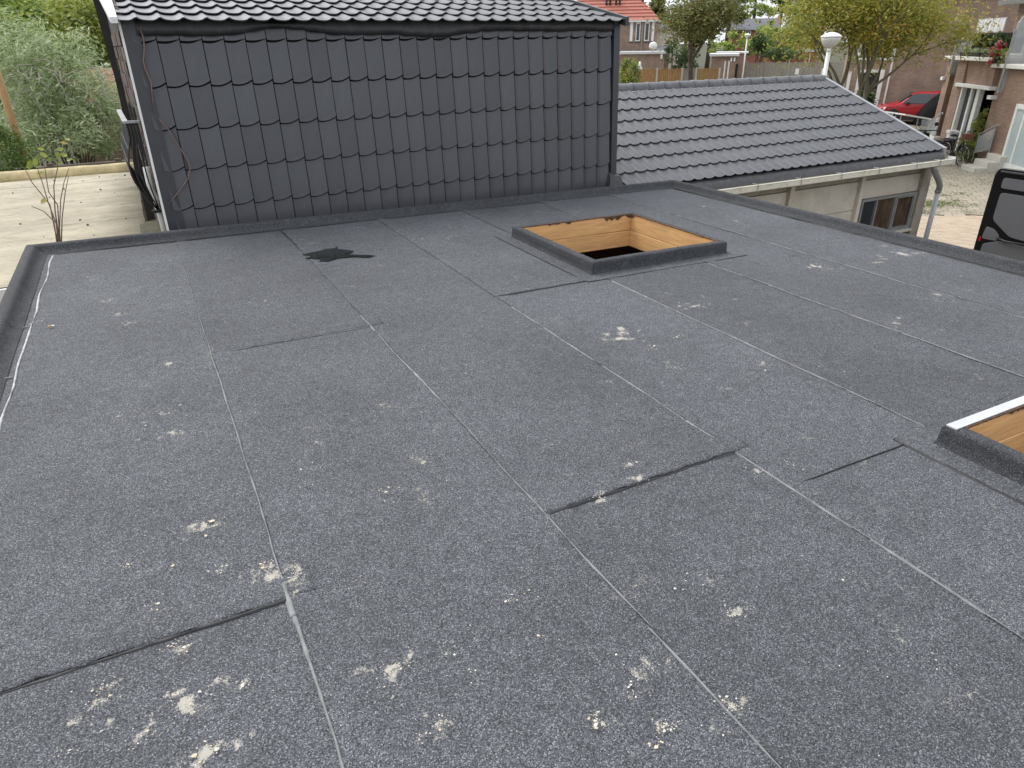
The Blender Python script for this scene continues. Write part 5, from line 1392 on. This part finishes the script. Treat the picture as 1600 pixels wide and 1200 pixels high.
# ------------------------------------------------------------------ bicycle and scooter
def ring(m, c, R, r, n=28, k=6):
    b = len(m.v)
    for i in range(n):
        a = 2*math.pi*i/n
        for j in range(k):
            q = 2*math.pi*j/k; rr = R + r*math.cos(q)
            m.v.append((c[0] + rr*math.cos(a), c[1] + r*math.sin(q), c[2] + rr*math.sin(a)))
    for i in range(n):
        for j in range(k): m.f.append((b+i*k+j, b+((i+1) % n)*k+j, b+((i+1) % n)*k+(j+1) % k, b+i*k+(j+1) % k))
def bicycle(loc, rz, label):
    t = thing('bicycle', label, 'bicycle', loc, rz)
    R = .34
    for x in (0, 1.08):
        m = MB(); ring(m, (x, 0, R+.02), R, .019); w_ = m.build('wheel', 'rubber', t, smooth=True)
        m = MB(); ring(m, (x, 0, R+.02), R-.03, .009); m.build('rim', 'chrome', w_, smooth=True)
        m = MB()
        for k in range(14):
            a = 2*math.pi*k/14; m.tube([(x, 0, R+.02), (x + (R-.03)*math.cos(a), 0, R+.02 + (R-.03)*math.sin(a))], .0022, 4)
        m.build('spokes', 'chrome', w_)
        m = MB()
        for k in range(11):
            a = math.pi*(.10 + .8*k/10)
            for yy in (-.025, .025): m.v.append((x + (R+.04)*math.cos(a), yy, R+.02 + (R+.04)*math.sin(a)))
            if k: q = 2*(k-1); m.f.append((q, q+2, q+3, q+1))
        m.build('mudguard', 'plastic', t)
    bb, st, hd, hd2 = (.45, 0, .30), (.30, 0, .88), (.86, 0, .92), (.89, 0, .80)
    m = MB()
    for a, b in ((bb, st), (bb, hd2), ((.33, 0, .80), hd), (bb, (0, 0, .36)), ((0, 0, .36), (.32, 0, .78)), (hd, (1.08, .03, .36)), (hd, (1.08, -.03, .36))): m.tube([a, b], .017, 8)
    m.build('frame', 'plastic', t, smooth=True)
    m = MB(); m.lathe([(.02, -.02), (.10, -.01), (.11, .03), (.06, .06)], (.27, 0, .92), 10); o = m.build('saddle', 'rubber', t, smooth=True)
    m = MB(); m.tube([hd, (.84, 0, 1.08), (.80, .10, 1.12), (.72, .27, 1.10), (.62, .29, 1.08)], .012, 6); m.tube([(.84, 0, 1.08), (.80, -.10, 1.12), (.72, -.27, 1.10), (.62, -.29, 1.08)], .012, 6); m.build('handlebar', 'chrome', t, smooth=True)
    m = MB(); m.hexa([(.95, -.13, .90), (1.14, -.13, .90), (1.14, .13, .90), (.95, .13, .90), (.93, -.16, 1.08), (1.18, -.16, 1.08), (1.18, .16, 1.08), (.93, .16, 1.08)]); m.build('basket', 'basket', t)
    m = MB(); m.box((-.38, -.08, .74), (.18, .08, .76)); m.build('carrier', 'plastic', t)
    m = MB(); m.hexa([(-.40, .09, .42), (.05, .09, .42), (.05, .22, .42), (-.40, .22, .42), (-.42, .09, .78), (.07, .09, .78), (.07, .24, .78), (-.42, .24, .78)]); m.build('pannier', 'rubber', t)
    m = MB(); m.tube([(.45, -.05, .30), (.45, .05, .30)], .09, 14); m.build('chain_case', 'plastic', t)
    m = MB(); m.tube([(.40, .02, .30), (.34, .20, .02)], .012, 6); m.build('kick_stand', 'chrome', t)
    return t
bicycle(tuple(bloc(.12, .86)), BA + math.radians(187), 'black city bicycle with wicker basket by the porch')
def scooter(loc, rz, label):
    t = thing('motor_scooter', label, 'scooter', loc, rz)
    for x in (0, 1.2):
        m = MB(); ring(m, (x, 0, .24), .185, .055, 24, 8); w_ = m.build('wheel', 'rubber', t, smooth=True)
        m = MB(); m.lathe([(.02, -.05), (.14, -.04), (.14, .04), (.02, .05)], (x, 0, .24), 14, 'y'); m.build('rim', 'alu', w_)
    def hull(name, S, mat):
        m = MB(); n = 10
        for i, (x, z, w, h) in enumerate(S):
            for j in range(n):
                a = 2*math.pi*j/n; m.v.append((x, w*math.cos(a), z + h*math.sin(a)))
            if i:
                k = n*(i-1)
                for j in range(n): m.f.append((k+j, k+(j+1) % n, k+n+(j+1) % n, k+n+j))
        m.f.append(tuple(range(n))[::-1]); m.f.append(tuple(n*(len(S)-1)+j for j in range(n)))
        return m.build(name, mat, t, smooth=True)
    hull('rear_body', [(-.35, .66, .05, .05), (-.2, .62, .14, .12), (.1, .56, .18, .18), (.45, .50, .17, .20), (.6, .46, .12, .12)], 'blackpaint')
    hull('floor_board', [(.4, .30, .16, .06), (.7, .28, .18, .05), (1.0, .32, .16, .07)], 'plastic')
    m = MB(); m.hexa([(.92, -.22, .30), (1.0, -.22, .30), (1.0, .22, .30), (.92, .22, .30), (1.04, -.18, .98), (1.10, -.12, .98), (1.10, .12, .98), (1.04, .18, .98)]); soften(m.build('leg_shield', 'blackpaint', t), .03)
    hull('seat', [(-.3, .80, .10, .04), (0, .80, .15, .06), (.35, .77, .13, .06), (.5, .74, .08, .04)], 'rubber')
    hull('front_mudguard', [(.98, .46, .03, .02), (1.15, .50, .08, .05), (1.35, .42, .05, .03)], 'blackpaint')
    m = MB(); m.tube([(1.2, 0, .24), (1.06, 0, .95), (1.02, 0, 1.05)], .03, 8); m.build('fork', 'plastic', t)
    m = MB(); m.tube([(.92, .34, 1.06), (1.0, .15, 1.06), (1.02, 0, 1.05), (1.0, -.15, 1.06), (.92, -.34, 1.06)], .018, 6); m.build('handlebar', 'plastic', t, smooth=True)
    for s in (1, -1):
        m = MB(); m.tube([(.98, s*.2, 1.06), (1.0, s*.28, 1.22)], .008, 6); m.lathe([(.01, -.02), (.07, -.01), (.07, .01), (.01, .02)], (1.0, s*.30, 1.27), 10, 'x'); m.build('mirror', 'plastic', t)
    m = MB(); m.hexa([(1.06, -.2, .98), (1.08, -.2, .98), (1.08, .2, .98), (1.06, .2, .98), (.98, -.24, 1.42), (1.0, -.24, 1.42), (1.0, .24, 1.42), (.98, .24, 1.42)]); m.build('windshield', 'screen', t)
    m = MB(); m.box((-.42, -.12, .62), (-.36, .12, .70)); m.build('tail_light', 'carred', t)
    m = MB(); m.box((-.44, -.09, .42), (-.425, .09, .56)); m.build('number_plate', 'tan', t)
    return t
scooter(tuple(bloc(-.75, 1.52)), BA + math.radians(5), 'black motor scooter parked beside the bicycle')
shrub('porch_shrub', 'leafy yellow-green shrub growing beside the brown porch boards', 'shrub', tuple(bloc(.35, .05)),
      [tuple(bloc(.40, .05, .50)) + (.42, .42, .45), tuple(bloc(.25, -.05, 1.0)) + (.28, .28, .45), tuple(bloc(.25, -.1, 1.45)) + (.20, .20, .35), tuple(bloc(.0, .1, .4)) + (.3, .3, .35)], 3600, .075, 'leaf_yel', .45, 12, stem_n=7, stem_r=.012)
t = thing('porch_planter', 'white capped pillar with a small plant at the porch', 'pillar', tuple(bloc(1.25, .28)), BA)
m = MB(); m.box((-.12, -.12, 0), (.12, .12, .85)); m.build('pillar', 'white', t); m = MB(); m.box((-.16, -.16, .852), (.16, .16, .96)); soften(m.build('cap', 'white', t), .02)
pts, tn = blob_points([(.45, .05, .25, .25, .2, .3)], 260, 41); link('plant', leaves_mesh('plant', pts, .07, 'leaf_green', .5, tn, 0, 6), t)
# weeds in the joints of the pavement
wp = []
for (px, py, n, sp) in [(1463, 318, 420, .22), (1450, 322, 400, .2), (1478, 318, 160, .12), (1492, 314, 90, .10), (1502, 323, 110, .12), (1500, 303, 90, .12), (1510, 332, 70, .10), (1447, 332, 220, .15), (1520, 320, 60, .1), (1476, 306, 60, .1), (1545, 285, 160, .35), (1490, 290, 40, .1)]:
    c = atz(px, py, GZ+.03); q = nrs.normal(0, sp, (n, 3)); q[:, 2] = np.abs(q[:, 2])*.05; wp.append(q + np.array(c))
o = link('weeds', leaves_mesh('weeds', np.concatenate(wp), .055, 'grass', .22, None, -.5, 3)); tag(o, 'tufts of grass and weeds in the pavement joints', 'weeds', kind='stuff')

# ------------------------------------------------------------------ van with its black rear door swung right open
VX, VY0, VY1 = 11.25, 4.98, 5.93; VZ0, VZ1 = GZ+.55, -.24
van = thing('van', 'black van with its rear door swung open, inner lining showing', 'van', (VX, VY0, GZ), world=True)
def rr(poly, r, n=4):
    """round the corners of a 2-D polygon"""
    out = []; N = len(poly)
    for i in range(N):
        p0, p1, p2 = (Vector((*poly[(i+k-1) % N], 0)) for k in range(3))
        a = (p0-p1); b = (p2-p1); rr_ = min(r, a.length*.4, b.length*.4); a.normalize(); b.normalize()
        for k in range(n+1):
            t = k/n; q = p1 + a*rr_*(1-t)**2 + b*rr_*t**2; out.append((q.x, q.y))
    return out
def dpoly(name, poly, x0, x1, mat, parent, r=.05, bev=0):
    m = MB(); P_ = rr(poly, r); m.prism([(x0, y, z) for y, z in P_], (x1-x0, 0, 0)); o = m.build(name, mat, parent)
    if bev: soften(o, bev, 3)
    return o
H = VZ1-VZ0
door = dpoly('rear_door', [(VY1, VZ0), (VY0, VZ0), (VY0, VZ1), (VY1-.04, VZ1), (VY1+.01, VZ1-.10)], VX, VX+.06, 'blackpaint', van, .07, .018)
fy = lambda u: VY1 - .02 - (VY1-VY0)*u
fz = lambda v: VZ1 - H*v
def pan(name, pts, r=.05, th=.012): return dpoly(name, [(fy(u), fz(v)) for u, v in pts], VX-th, VX-.001, 'greypanel', door, r, .005)
pan('door_panel', [(.12, .075), (.96, .075), (.96, .165), (.12, .165)], .04)
pan('door_panel', [(.14, .20), (.96, .20), (.96, .50), (.72, .565), (.46, .555), (.14, .435)], .06)
pan('door_panel', [(.08, .50), (.22, .515), (.32, .565), (.30, .61), (.06, .615)], .04)
pan('door_panel', [(.10, .655), (.36, .60), (.92, .61), (.80, .95), (.10, .95)], .05)
m = MB(); m.tube([(VX-.03, fy(.30), fz(.58)), (VX-.045, fy(.45), fz(.592)), (VX-.045, fy(.85), fz(.58))], .016, 8); m.build('lock_bar', 'plastic', door, smooth=True)
m = MB(); m.box((VX-.04, fy(.86), fz(.60)), (VX-.001, fy(.80), fz(.565))); m.build('catch', 'chrome', door)
m = MB(); m.box((VX-.012, fy(.055), fz(.64)), (VX-.001, fy(.02), fz(.60))); m.build('reflector', 'carred', door)
m = MB(); m.tube([(VX-.012, fy(.06), fz(.03)), (VX-.012, fy(.95), fz(.03))], .02, 8); m.build('seal', 'rubber', door, smooth=True)
# body: extends away from the camera on the far side of the hinge
B = [(0, .0), (.35, .0), (1.9, 0), (3.9, 0), (4.9, 0)]
m = MB()
secs = [(VX+.08, 0, 2.24), (VX+.35, 0, 2.28), (VX+3.2, 0, 2.28), (VX+4.0, 0, 1.9), (VX+4.9, 0, 1.15), (VX+5.2, 0, .95)]
for (x, _, h) in secs:
    for (y, z) in ((3.06, .35), (3.02, .9), (3.05, 1.3), (3.22, h-.08), (3.4, h), (4.56, h), (4.74, h-.08), (4.91, 1.3), (4.94, .9), (4.90, .35)):
        m.v.append((x, y, GZ + min(z, h if z > 1.1 else z)))
for i in range(len(secs)-1):
    for j in range(10): m.f.append((i*10+j, (i+1)*10+j, (i+1)*10+(j+1) % 10, i*10+(j+1) % 10))
m.f.append(tuple(range(10))[::-1]); m.f.append(tuple(50+j for j in range(10)))
soften(m.build('body', 'blackpaint', van), .04, 3)
for x in (VX+.95, VX+4.2):
    for y in (3.12, 4.84):
        m = MB(); m.lathe([(.2, -.11), (.32, -.11), (.34, -.08), (.34, .08), (.32, .11), (.2, .11)], (x, y, GZ+.34), 20, 'y'); w_ = m.build('wheel', 'rubber', van, smooth=True)
        m = MB(); m.lathe([(.05, -.08), (.2, -.09), (.2, .09), (.05, .08)], (x, y, GZ+.34), 16, 'y'); m.build('rim', 'alu', w_)

# ================================================================== BACKGROUND beyond the garage
class BG:
    """a frame facing the camera at photo column px and distance D; sizes are measured in photo pixels at that distance"""
    def __init__(s, px, D, yaw=0.0):
        s.px, s.D = px, D
        a, b = atd(px-20, 80, D), atd(px+20, 80, D)
        d = b-a; s.k = math.hypot(d.x, d.y)/40; s.rz = math.atan2(d.y, d.x) + yaw; s.base = atd(px, 80, D); s.base.z = GZ
    def x(s, px): return (px - s.px)*s.k
    def z(s, py, px=None): return atd(px or s.px, py, s.D).z - GZ
    def thing(s, name, label, cat, group=None): s.t = thing(name, label, cat, tuple(s.base), s.rz, group); return s.t
    def box(s, name, p0, p1, q0, q1, y0, y1, mat, parent=None):
        m = MB(); m.box((s.x(p0), y0, q1 if q1 == 0 else s.z(q1)), (s.x(p1), y1, s.z(q0))); return m.build(name, mat, parent or s.t)
# street lamps
def lamp(px, pyc, D, w, label):
    f = BG(px, D); k = f.k; R = w/2*k
    t = f.thing('street_lamp', label, 'street lamp', 'white mushroom street lamps')
    zc = f.z(pyc)
    m = MB(); m.lathe([(.001, R*.44), (R*.35, R*.40), (R*.7, R*.27), (R*.93, R*.10), (R, .02), (R, .0), (R*.9, -.005)], (0, 0, zc), 24); m.build('lamp_cap', 'lampwhite', t, smooth=True)
    m = MB(); m.lathe([(R*.94, 0), (R*.88, -R*.26), (R*.72, -R*.58), (R*.46, -R*.84), (R*.28, -R*.90)], (0, 0, zc-.006), 24); m.build('lamp_bowl', 'lampbowl', t, smooth=True)
    m = MB(); m.lathe([(R*.24, -R*.90), (R*.20, -R*1.15), (.06, -R*1.25)], (0, 0, zc), 14); m.build('lamp_neck', 'lampwhite', t, smooth=True)
    m = MB(); m.tube([(0, 0, 0), (0, 0, zc*.45), (0, 0, zc - R*1.2)], [.075, .058, .045], 12); m.build('post', 'lampwhite', t, smooth=True)
lamp(1295, 58, 19.0, 34, 'near white mushroom street lamp just behind the garage ridge')
lamp(1165, 54.5, 66.0, 9.5, 'distant white mushroom street lamp in front of the brick sheds')

# red-roofed house
f = BG(1000, 76)
t = f.thing('red_roof_house', 'pinkish brick house with bright red tiled roof behind the annex', 'house')
f.box('wall', 900, 1025, 31, 0, 0, 8, 'brick_p')
m = MB(); xa, xb = f.x(895), f.x(1028); z0 = f.z(31.5); 
m.hexa([(xa, -.5, z0-.15), (xb, -.5, z0-.15), (xb, 8.5, z0-.15), (xa, 8.5, z0-.15), (xa, -.5, z0), (xb, -.5, z0), (xb, 8.5, z0), (xa, 8.5, z0)]); m.build('eave_gutter', 'white', t)
rows = 12
rf = MB(); rf.add([(xa, -.55, z0+.002), (xb, -.55, z0+.002), (f.x(968), 4.0, z0+3.6), (xa, 4.0, z0+3.6), (xb, 8.5, z0+.002), (xa, 8.5, z0+.002)], [(0, 1, 2, 3), (1, 4, 2), (4, 5, 3, 2), (0, 3, 5)])
rf = rf.build('roof', 'redtile', t)
for r in range(1, rows):
    s0 = r/rows; m = MB(); xr = xb + (f.x(968)-xb)*s0
    m.hexa([(xa, -.57+4.55*s0, z0+3.6*s0), (xr, -.57+4.55*s0, z0+3.6*s0), (xr, -.50+4.55*s0, z0+3.6*s0), (xa, -.50+4.55*s0, z0+3.6*s0), (xa, -.60+4.55*s0, z0+.07+3.6*s0), (xr, -.60+4.55*s0, z0+.07+3.6*s0), (xr, -.48+4.55*s0, z0+.10+3.6*s0), (xa, -.48+4.55*s0, z0+.10+3.6*s0)]); m.build('tile_course', 'redtile', rf)
for px in (946, 961):
    m = MB(); x = f.x(px); m.tube([(x-.18, 1.2, z0+1.4), (x-.18, 1.2, z0+2.25)], .10, 8); m.tube([(x+.18, 1.2, z0+1.4), (x+.18, 1.2, z0+2.25)], .10, 8); m.box((x-.34, 1.05, z0+2.26), (x+.34, 1.35, z0+2.36)); m.build('chimney_pots', 'bitwood', rf)
m = MB(); m.tube([(f.x(999.5), 1.6, z0+1.2), (f.x(999.5), 1.6, z0+2.3)], .12, 8); m.build('vent_pipe', 'bitwood', rf)
for (a, b) in ((982.5, 987), (991.5, 998.5), (1005, 1012.5), (1016, 1020)):
    w1 = f.box('window', a, b, 33, 64.5, -.06, -.003, 'white'); f.box('pane', a+1.4, b-1.4, 37, 62.5, -.09, -.061, 'pane' if a in (991.5, 1005) else 'cloth', w1)
    f.box('sill', a-.4, b+.4, 64.6, 66.0, -.12, -.003, 'bitwood', w1)
m = MB(); m.tube([(f.x(1001.5), -.1, 0), (f.x(1001.5), -.1, z0)], .06, 6); m.build('drainpipe', 'concrete_d', t)
f2 = BG(1005, 70)
t = f2.thing('house_extension', 'flat-roofed brown brick extension in front of the red-roofed house', 'extension')
f2.box('wall', 970, 1039, 84.5, 0, 0, 4, 'brick_p'); f2.box('roof_edge', 968, 1044, 80.5, 84.4, -.2, 4.2, 'pale_roofing')
f2.box('wall_light', 1032.5, 1035.5, 85, 92, -.14, -.003, 'lampwhite')
f3 = BG(1001, 62); t = f3.thing('garden_statue', 'white garden statue in front of the brown brick extension', 'statue')
m = MB(); m.lathe([(.22, 0), (.24, .9), (.16, 1.0), (.15, 1.35), (.24, 1.75), (.22, 2.1), (.09, 2.25), (.12, 2.42), (.02, 2.58)], (0, 0, .0), 12); m.build('figure', 'lampwhite', t, smooth=True)
f4 = BG(1020, 69); t = f4.thing('satellite_dish', 'round white satellite dish on the flat-roofed extension', 'dish'); t.location.z = GZ + f4.z(81)
m = MB(); prof = [(.001, .12), (.15, .10), (.30, .04), (.36, -.02)]
m.lathe([(r, -z) for r, z in prof], (0, -.05, .46), 16, 'y'); m.build('reflector', 'lampwhite', t, smooth=True)
m = MB(); m.tube([(0, 0, 0), (0, 0, .4)], .03, 6); m.build('mast', 'zinc', t); m = MB(); m.tube([(0, -.05, .25), (-.25, -.45, .25)], .015, 6); m.build('feed_arm', 'bitwood', t)
# cream building with grey roof
f = BG(1044, 82); t = f.thing('cream_shed', 'cream clad building with a low grey roof right of the red-roofed house', 'building')
f.box('wall', 1020, 1062, 45.5, 0, 0, 7, 'creamwall')
m = MB(); za, zb_ = f.z(46), f.z(37); m.hexa([(f.x(1018), -.4, za), (f.x(1063), -.4, za), (f.x(1063), 7.2, za), (f.x(1018), 7.2, za), (f.x(1024), 2.5, zb_), (f.x(1048), 2.5, zb_), (f.x(1048), 4.5, zb_), (f.x(1024), 4.5, zb_)]); m.build('roof', 'greytile', t)
for px in range(1024, 1062, 5): f.box('cladding_strip', px, px+.5, 46, 66, -.03, -.002, 'concrete', t)
f = BG(1036, 73); t = f.thing('tiled_lean_to', 'dark tiled lean-to roof below the cream building', 'shed')
m = MB(); za, zb_ = f.z(80), f.z(72); m.hexa([(f.x(1024), 0, za-.1), (f.x(1047), 0, za-.1), (f.x(1047), 2.5, za-.1), (f.x(1026), 2.5, za-.1), (f.x(1024), 0, za), (f.x(1047), 0, za), (f.x(1045), 2.4, zb_), (f.x(1028), 2.4, zb_)]); m.build('roof', 'greytile', t)
f.box('wall', 1025, 1046, 80.3, 0, .1, 2.4, 'brick_p')
# boarded fences
def fence(fr, p0, p1, q, label, wood, posts, post_mat, hgt, cat='fence'):
    t = fr.thing('board_fence', label, cat)
    for i in range(len(posts)-1):
        a, b = fr.x(posts[i]) + .05, fr.x(posts[i+1]) - .05
        m = MB(); n = max(2, int((b-a)/.14)); w = (b-a)/n
        for k in range(n):
            m.box((a+k*w+.006, .0 + (.022 if k % 2 else 0), .05), (a+(k+1)*w-.006, .03 + (.022 if k % 2 else 0), hgt + rnd.uniform(-.015, .015)))
        m.build('fence_panel', wood[i % len(wood)], t)
        m = MB(); m.box((a, -.01, hgt+.02), (b, .07, hgt+.06)); m.build('cap_rail', wood[i % len(wood)], t)
    for p in posts:
        m = MB(); m.box((fr.x(p)-.07, -.06, 0), (fr.x(p)+.07, .09, hgt+.10)); m.build('post', post_mat, t)
f = BG(1060, 60); hgt = f.z(108.5)
fence(f, 990, 1133, 108, 'orange-brown board fence with concrete posts in front of the brick extension', ['wood_or', 'wood_or', 'wood_or', 'wood_gr', 'wood_or'], [955, 991, 1029, 1069, 1091, 1127], 'concrete', hgt)
f = BG(1240, 76, .12); hgt = f.z(98.5)
fence(f, 1168, 1330, 98, 'long grey weathered board fence behind the near street lamp', ['wood_gr'], [1168, 1199, 1230, 1262, 1294, 1328, 1360], 'wood_gr', hgt)
for px, lb in ((1250.5, 'left white notice on the grey board fence'), (1292, 'right white notice on the grey board fence, nearer the street lamp')):
    g_ = BG(px, 75.3); t = g_.thing('notice', lb, 'sign', 'notices on the grey fence'); t.location.z = GZ + 1.0
    m = MB(); m.box((-.16, -.03, .05), (.16, 0, .55)); m.build('board', 'lampwhite', t); m = MB(); m.tube([(0, .015, -1.0), (0, .015, .5)], .012, 6); m.build('bracket', 'zinc', t)
# brick sheds
f = BG(1132, 66); t = f.thing('brick_shed', 'brown brick shed with a flat white-edged roof beside the distant lamp', 'shed')
f.box('wall', 1113, 1152, 88, 0, 0, 5, 'brick_p'); f.box('roof_edge', 1109, 1156, 84.2, 87.9, -.25, 5.2, 'pale_roofing')
f.box('door', 1134, 1136.5, 95, 0, -.05, -.003, 'white'); f.box('door', 1140, 1142.5, 95, 0, -.05, -.003, 'white'); 
for px in (1143, 1148): f.box('wall_light', px, px+2.5, 90, 96, -.12, -.003, 'lampwhite')
f = BG(1160, 72); t = f.thing('tall_brick_shed', 'taller narrow brick shed with dark door behind the distant lamp', 'shed')
f.box('wall', 1147, 1168, 83.5, 0, 0, 5, 'brick_p'); f.box('roof_edge', 1118, 1170, 81.2, 83.4, -.2, 5.2, 'pale_roofing'); f.box('door', 1152, 1156, 100, 0, -.05, -.003, 'bitwood')
f.box('door_frame', 1150.4, 1151.6, 100, 0, -.06, -.003, 'white')
# distant brick houses
f = BG(1180, 120, .1); t = f.thing('distant_brick_house', 'distant red brick house with a grey gabled roof', 'house')
f.box('wall', 1140, 1213, 46, 0, 0, 9, 'brick_r')
m = MB(); za, zb_ = f.z(46.5), f.z(27.5); xa, xb = f.x(1139), f.x(1214)
m.hexa([(xa, -.5, za), (xb, -.5, za), (xb, 9.5, za), (xa, 9.5, za), (xa, 4.4, zb_), (xb, 4.4, zb_), (xb, 4.6, zb_), (xa, 4.6, zb_)]); m.build('roof', 'greytile', t)
m = MB(); m.prism([(xb+.01, 0, za-.3), (xb+.01, 9, za-.3), (xb+.01, 4.5, zb_+.35)], (.25, 0, 0)); m.build('gable_wall', 'brick_r', t)
m = MB(); m.box((xb+.01, 0, 0), (xb+.25, 9, za-.302)); m.build('gable_wall', 'brick_r', t)
for px in (1160, 1184.5):
    w1 = f.box('window', px, px+9.5, 47.5, 56, -.08, -.003, 'white'); f.box('pane', px+1.2, px+5, 48.6, 55, -.10, -.081, 'pane', w1); f.box('pane', px+5.6, px+8.4, 48.6, 55, -.10, -.081, 'pane', w1)
w1 = f.box('window', 1144, 1150, 48, 58, -.08, -.003, 'bitwood')
for px in (1183, 1204): f.box('vent', px, px+1.6, 30, 35.5, 2.4, 2.8, 'bitwood')
f = BG(1240, 130, -.1); t = f.thing('distant_grey_house', 'distant house with a dark grey hipped roof behind the yellow tree', 'house')
f.box('wall', 1215, 1275, 48, 0, 0, 9, 'brick_r'); za, zb_ = f.z(48.5), f.z(25); m = MB()
m.hexa([(f.x(1212), -.5, za), (f.x(1278), -.5, za), (f.x(1278), 9.5, za), (f.x(1212), 9.5, za), (f.x(1233), 4.4, zb_), (f.x(1262), 4.4, zb_), (f.x(1262), 4.6, zb_), (f.x(1233), 4.6, zb_)]); m.build('roof', 'greytile', t)
f = BG(1262, 95); t = f.thing('garden_shelter', 'low shelter with a tan roof and white canopy beyond the grey fence', 'shelter')
f.box('roof', 1232, 1256, 73, 78, 0, 3, 'redtile'); f.box('canopy', 1255, 1290, 77, 81, 0, 3, 'pale_roofing')
for px in (1235, 1266, 1288): f.box('post', px, px+1.2, 78, 0, .1, .25, 'white')

# ------------------------------------------------------------------ trees and bushes of the background
b = atd(1338, 150, 29.0); b.z = GZ
tree('ash_tree', 'big yellow-green ash tree with forked stems behind the garage gable', tuple(b), 7.4, .145, 8, 'leaf_ash', 47000, .125, fork=.33, spread=.52, stems=3, levels=3, aspect=.36, bark='bark_g', cluster=.55, kids=3, droop=.35)
b = atd(1080, 130, 56.0); b.z = GZ
tree('locust_tree', 'dark olive tree with a slim grey trunk in front of the orange fence', tuple(b), 10.0, .27, 12, 'leaf_olive', 12500, .25, fork=.27, spread=.62, levels=3, aspect=.4, cluster=.62, kids=3, droop=.3)
def bgbush(px, py, D, rx, ry, label, mat, n, size, seed, name='bush', cat='bush', group=None, extra=()):
    f = BG(px, D); c = atd(px, py, D); bl = [(c.x, c.y, c.z, rx*f.k, rx*f.k, ry*f.k)]
    for (qx, qy, ax, ay) in extra:
        c2 = atd(qx, qy, D + seed % 3); bl.append((c2.x, c2.y, c2.z, ax*f.k, ax*f.k, ay*f.k))
    return shrub(name, label, cat, (c.x, c.y, GZ), bl, n, size, mat, .5, seed, group=group, stem_r=.05)
bgbush(985, 118, 54, 18, 26, 'light green climber at the foot of the annex corner', 'leaf_yel', 2600, .16, 51, 'climber', 'plant')
bgbush(1056, 88, 64, 22, 24, 'dark green holly between the extension and the olive tree', 'leaf_dark', 2800, .2, 52, 'holly', 'bush', extra=((1075, 98, 18, 18), (1048, 76, 10, 12)))
bgbush(1190, 62, 84, 20, 18, 'bright green rounded bush right of the distant lamp', 'leaf_green', 2200, .3, 53, extra=((1200, 50, 14, 16), (1172, 72, 22, 14)))
bgbush(1187, 70, 80, 12, 14, 'dark round bush in front of the bright green one', 'leaf_dark', 1400, .26, 54)
bgbush(1230, 66, 88, 28, 20, 'olive green thicket beyond the grey fence', 'leaf_yel', 3000, .3, 55, extra=((1215, 82, 26, 12), (1245, 52, 20, 18)))
bgbush(1150, 66, 82, 16, 16, 'green bush left of the distant lamp', 'leaf_green', 1500, .3, 56, extra=((1130, 76, 22, 10),))
bgbush(1225, 84, 82, 34, 9, 'clipped hedge along the top of the grey fence', 'leaf_dark', 1800, .24, 57, 'garden_hedge', 'hedge')
bgbush(1350, 158, 33, 16, 22, 'dark green bush in front of the black door', 'leaf_dark', 1800, .12, 58)
far = [(1030, 18, 105, 20, 20, 'leaf_olive', 'brownish tree right behind the red roof'), (1058, 42, 100, 20, 22, 'leaf_green', 'green tree behind the cream building'), (1112, 30, 110, 22, 34, 'leaf_olive', 'brown-green tree behind the olive tree'),
       (1140, 14, 118, 30, 26, 'leaf_dark', 'dark tree above the distant grey roof, left'), (1180, 4, 140, 34, 22, 'leaf_green', 'broad green tree above the distant brick house'), (1222, 6, 140, 26, 26, 'leaf_dark', 'dark green tree above the distant gable'), (1262, 10, 135, 34, 30, 'leaf_green', 'green tree behind the near street lamp'), (1085, 52, 105, 26, 24, 'leaf_dark', 'dark tree low behind the olive tree')]
for i, (px, py, D, rx, ry, mt, lb) in enumerate(far):
    f = BG(px, D); c = atd(px, py, D); r = np.random.RandomState(i+70)
    bl = [(c.x + r.uniform(-.6, .6)*rx*f.k, c.y + r.uniform(-.6, .6)*rx*f.k, c.z + r.uniform(-.5, .6)*ry*f.k, rx*f.k*r.uniform(.4, .65), rx*f.k*.6, ry*f.k*r.uniform(.35, .6)) for _ in range(7)]
    t = thing('background_tree', lb, 'tree', (c.x, c.y, GZ), group='trees behind the houses', world=True)
    p, tn = blob_points(bl, 2600, i+70, shell=.3, clump=.32); link('crown', leaves_mesh('crown', p - np.array((c.x, c.y, GZ)), .42, mt, .55, tn, .1, i), t)
    m = MB(); m.tube([(c.x, c.y, GZ), (c.x+.2, c.y, c.z-ry*f.k*.3), (c.x, c.y, c.z+ry*f.k*.5)], [.35, .25, .08], 7); m.build('trunk', 'bark', t, smooth=True)
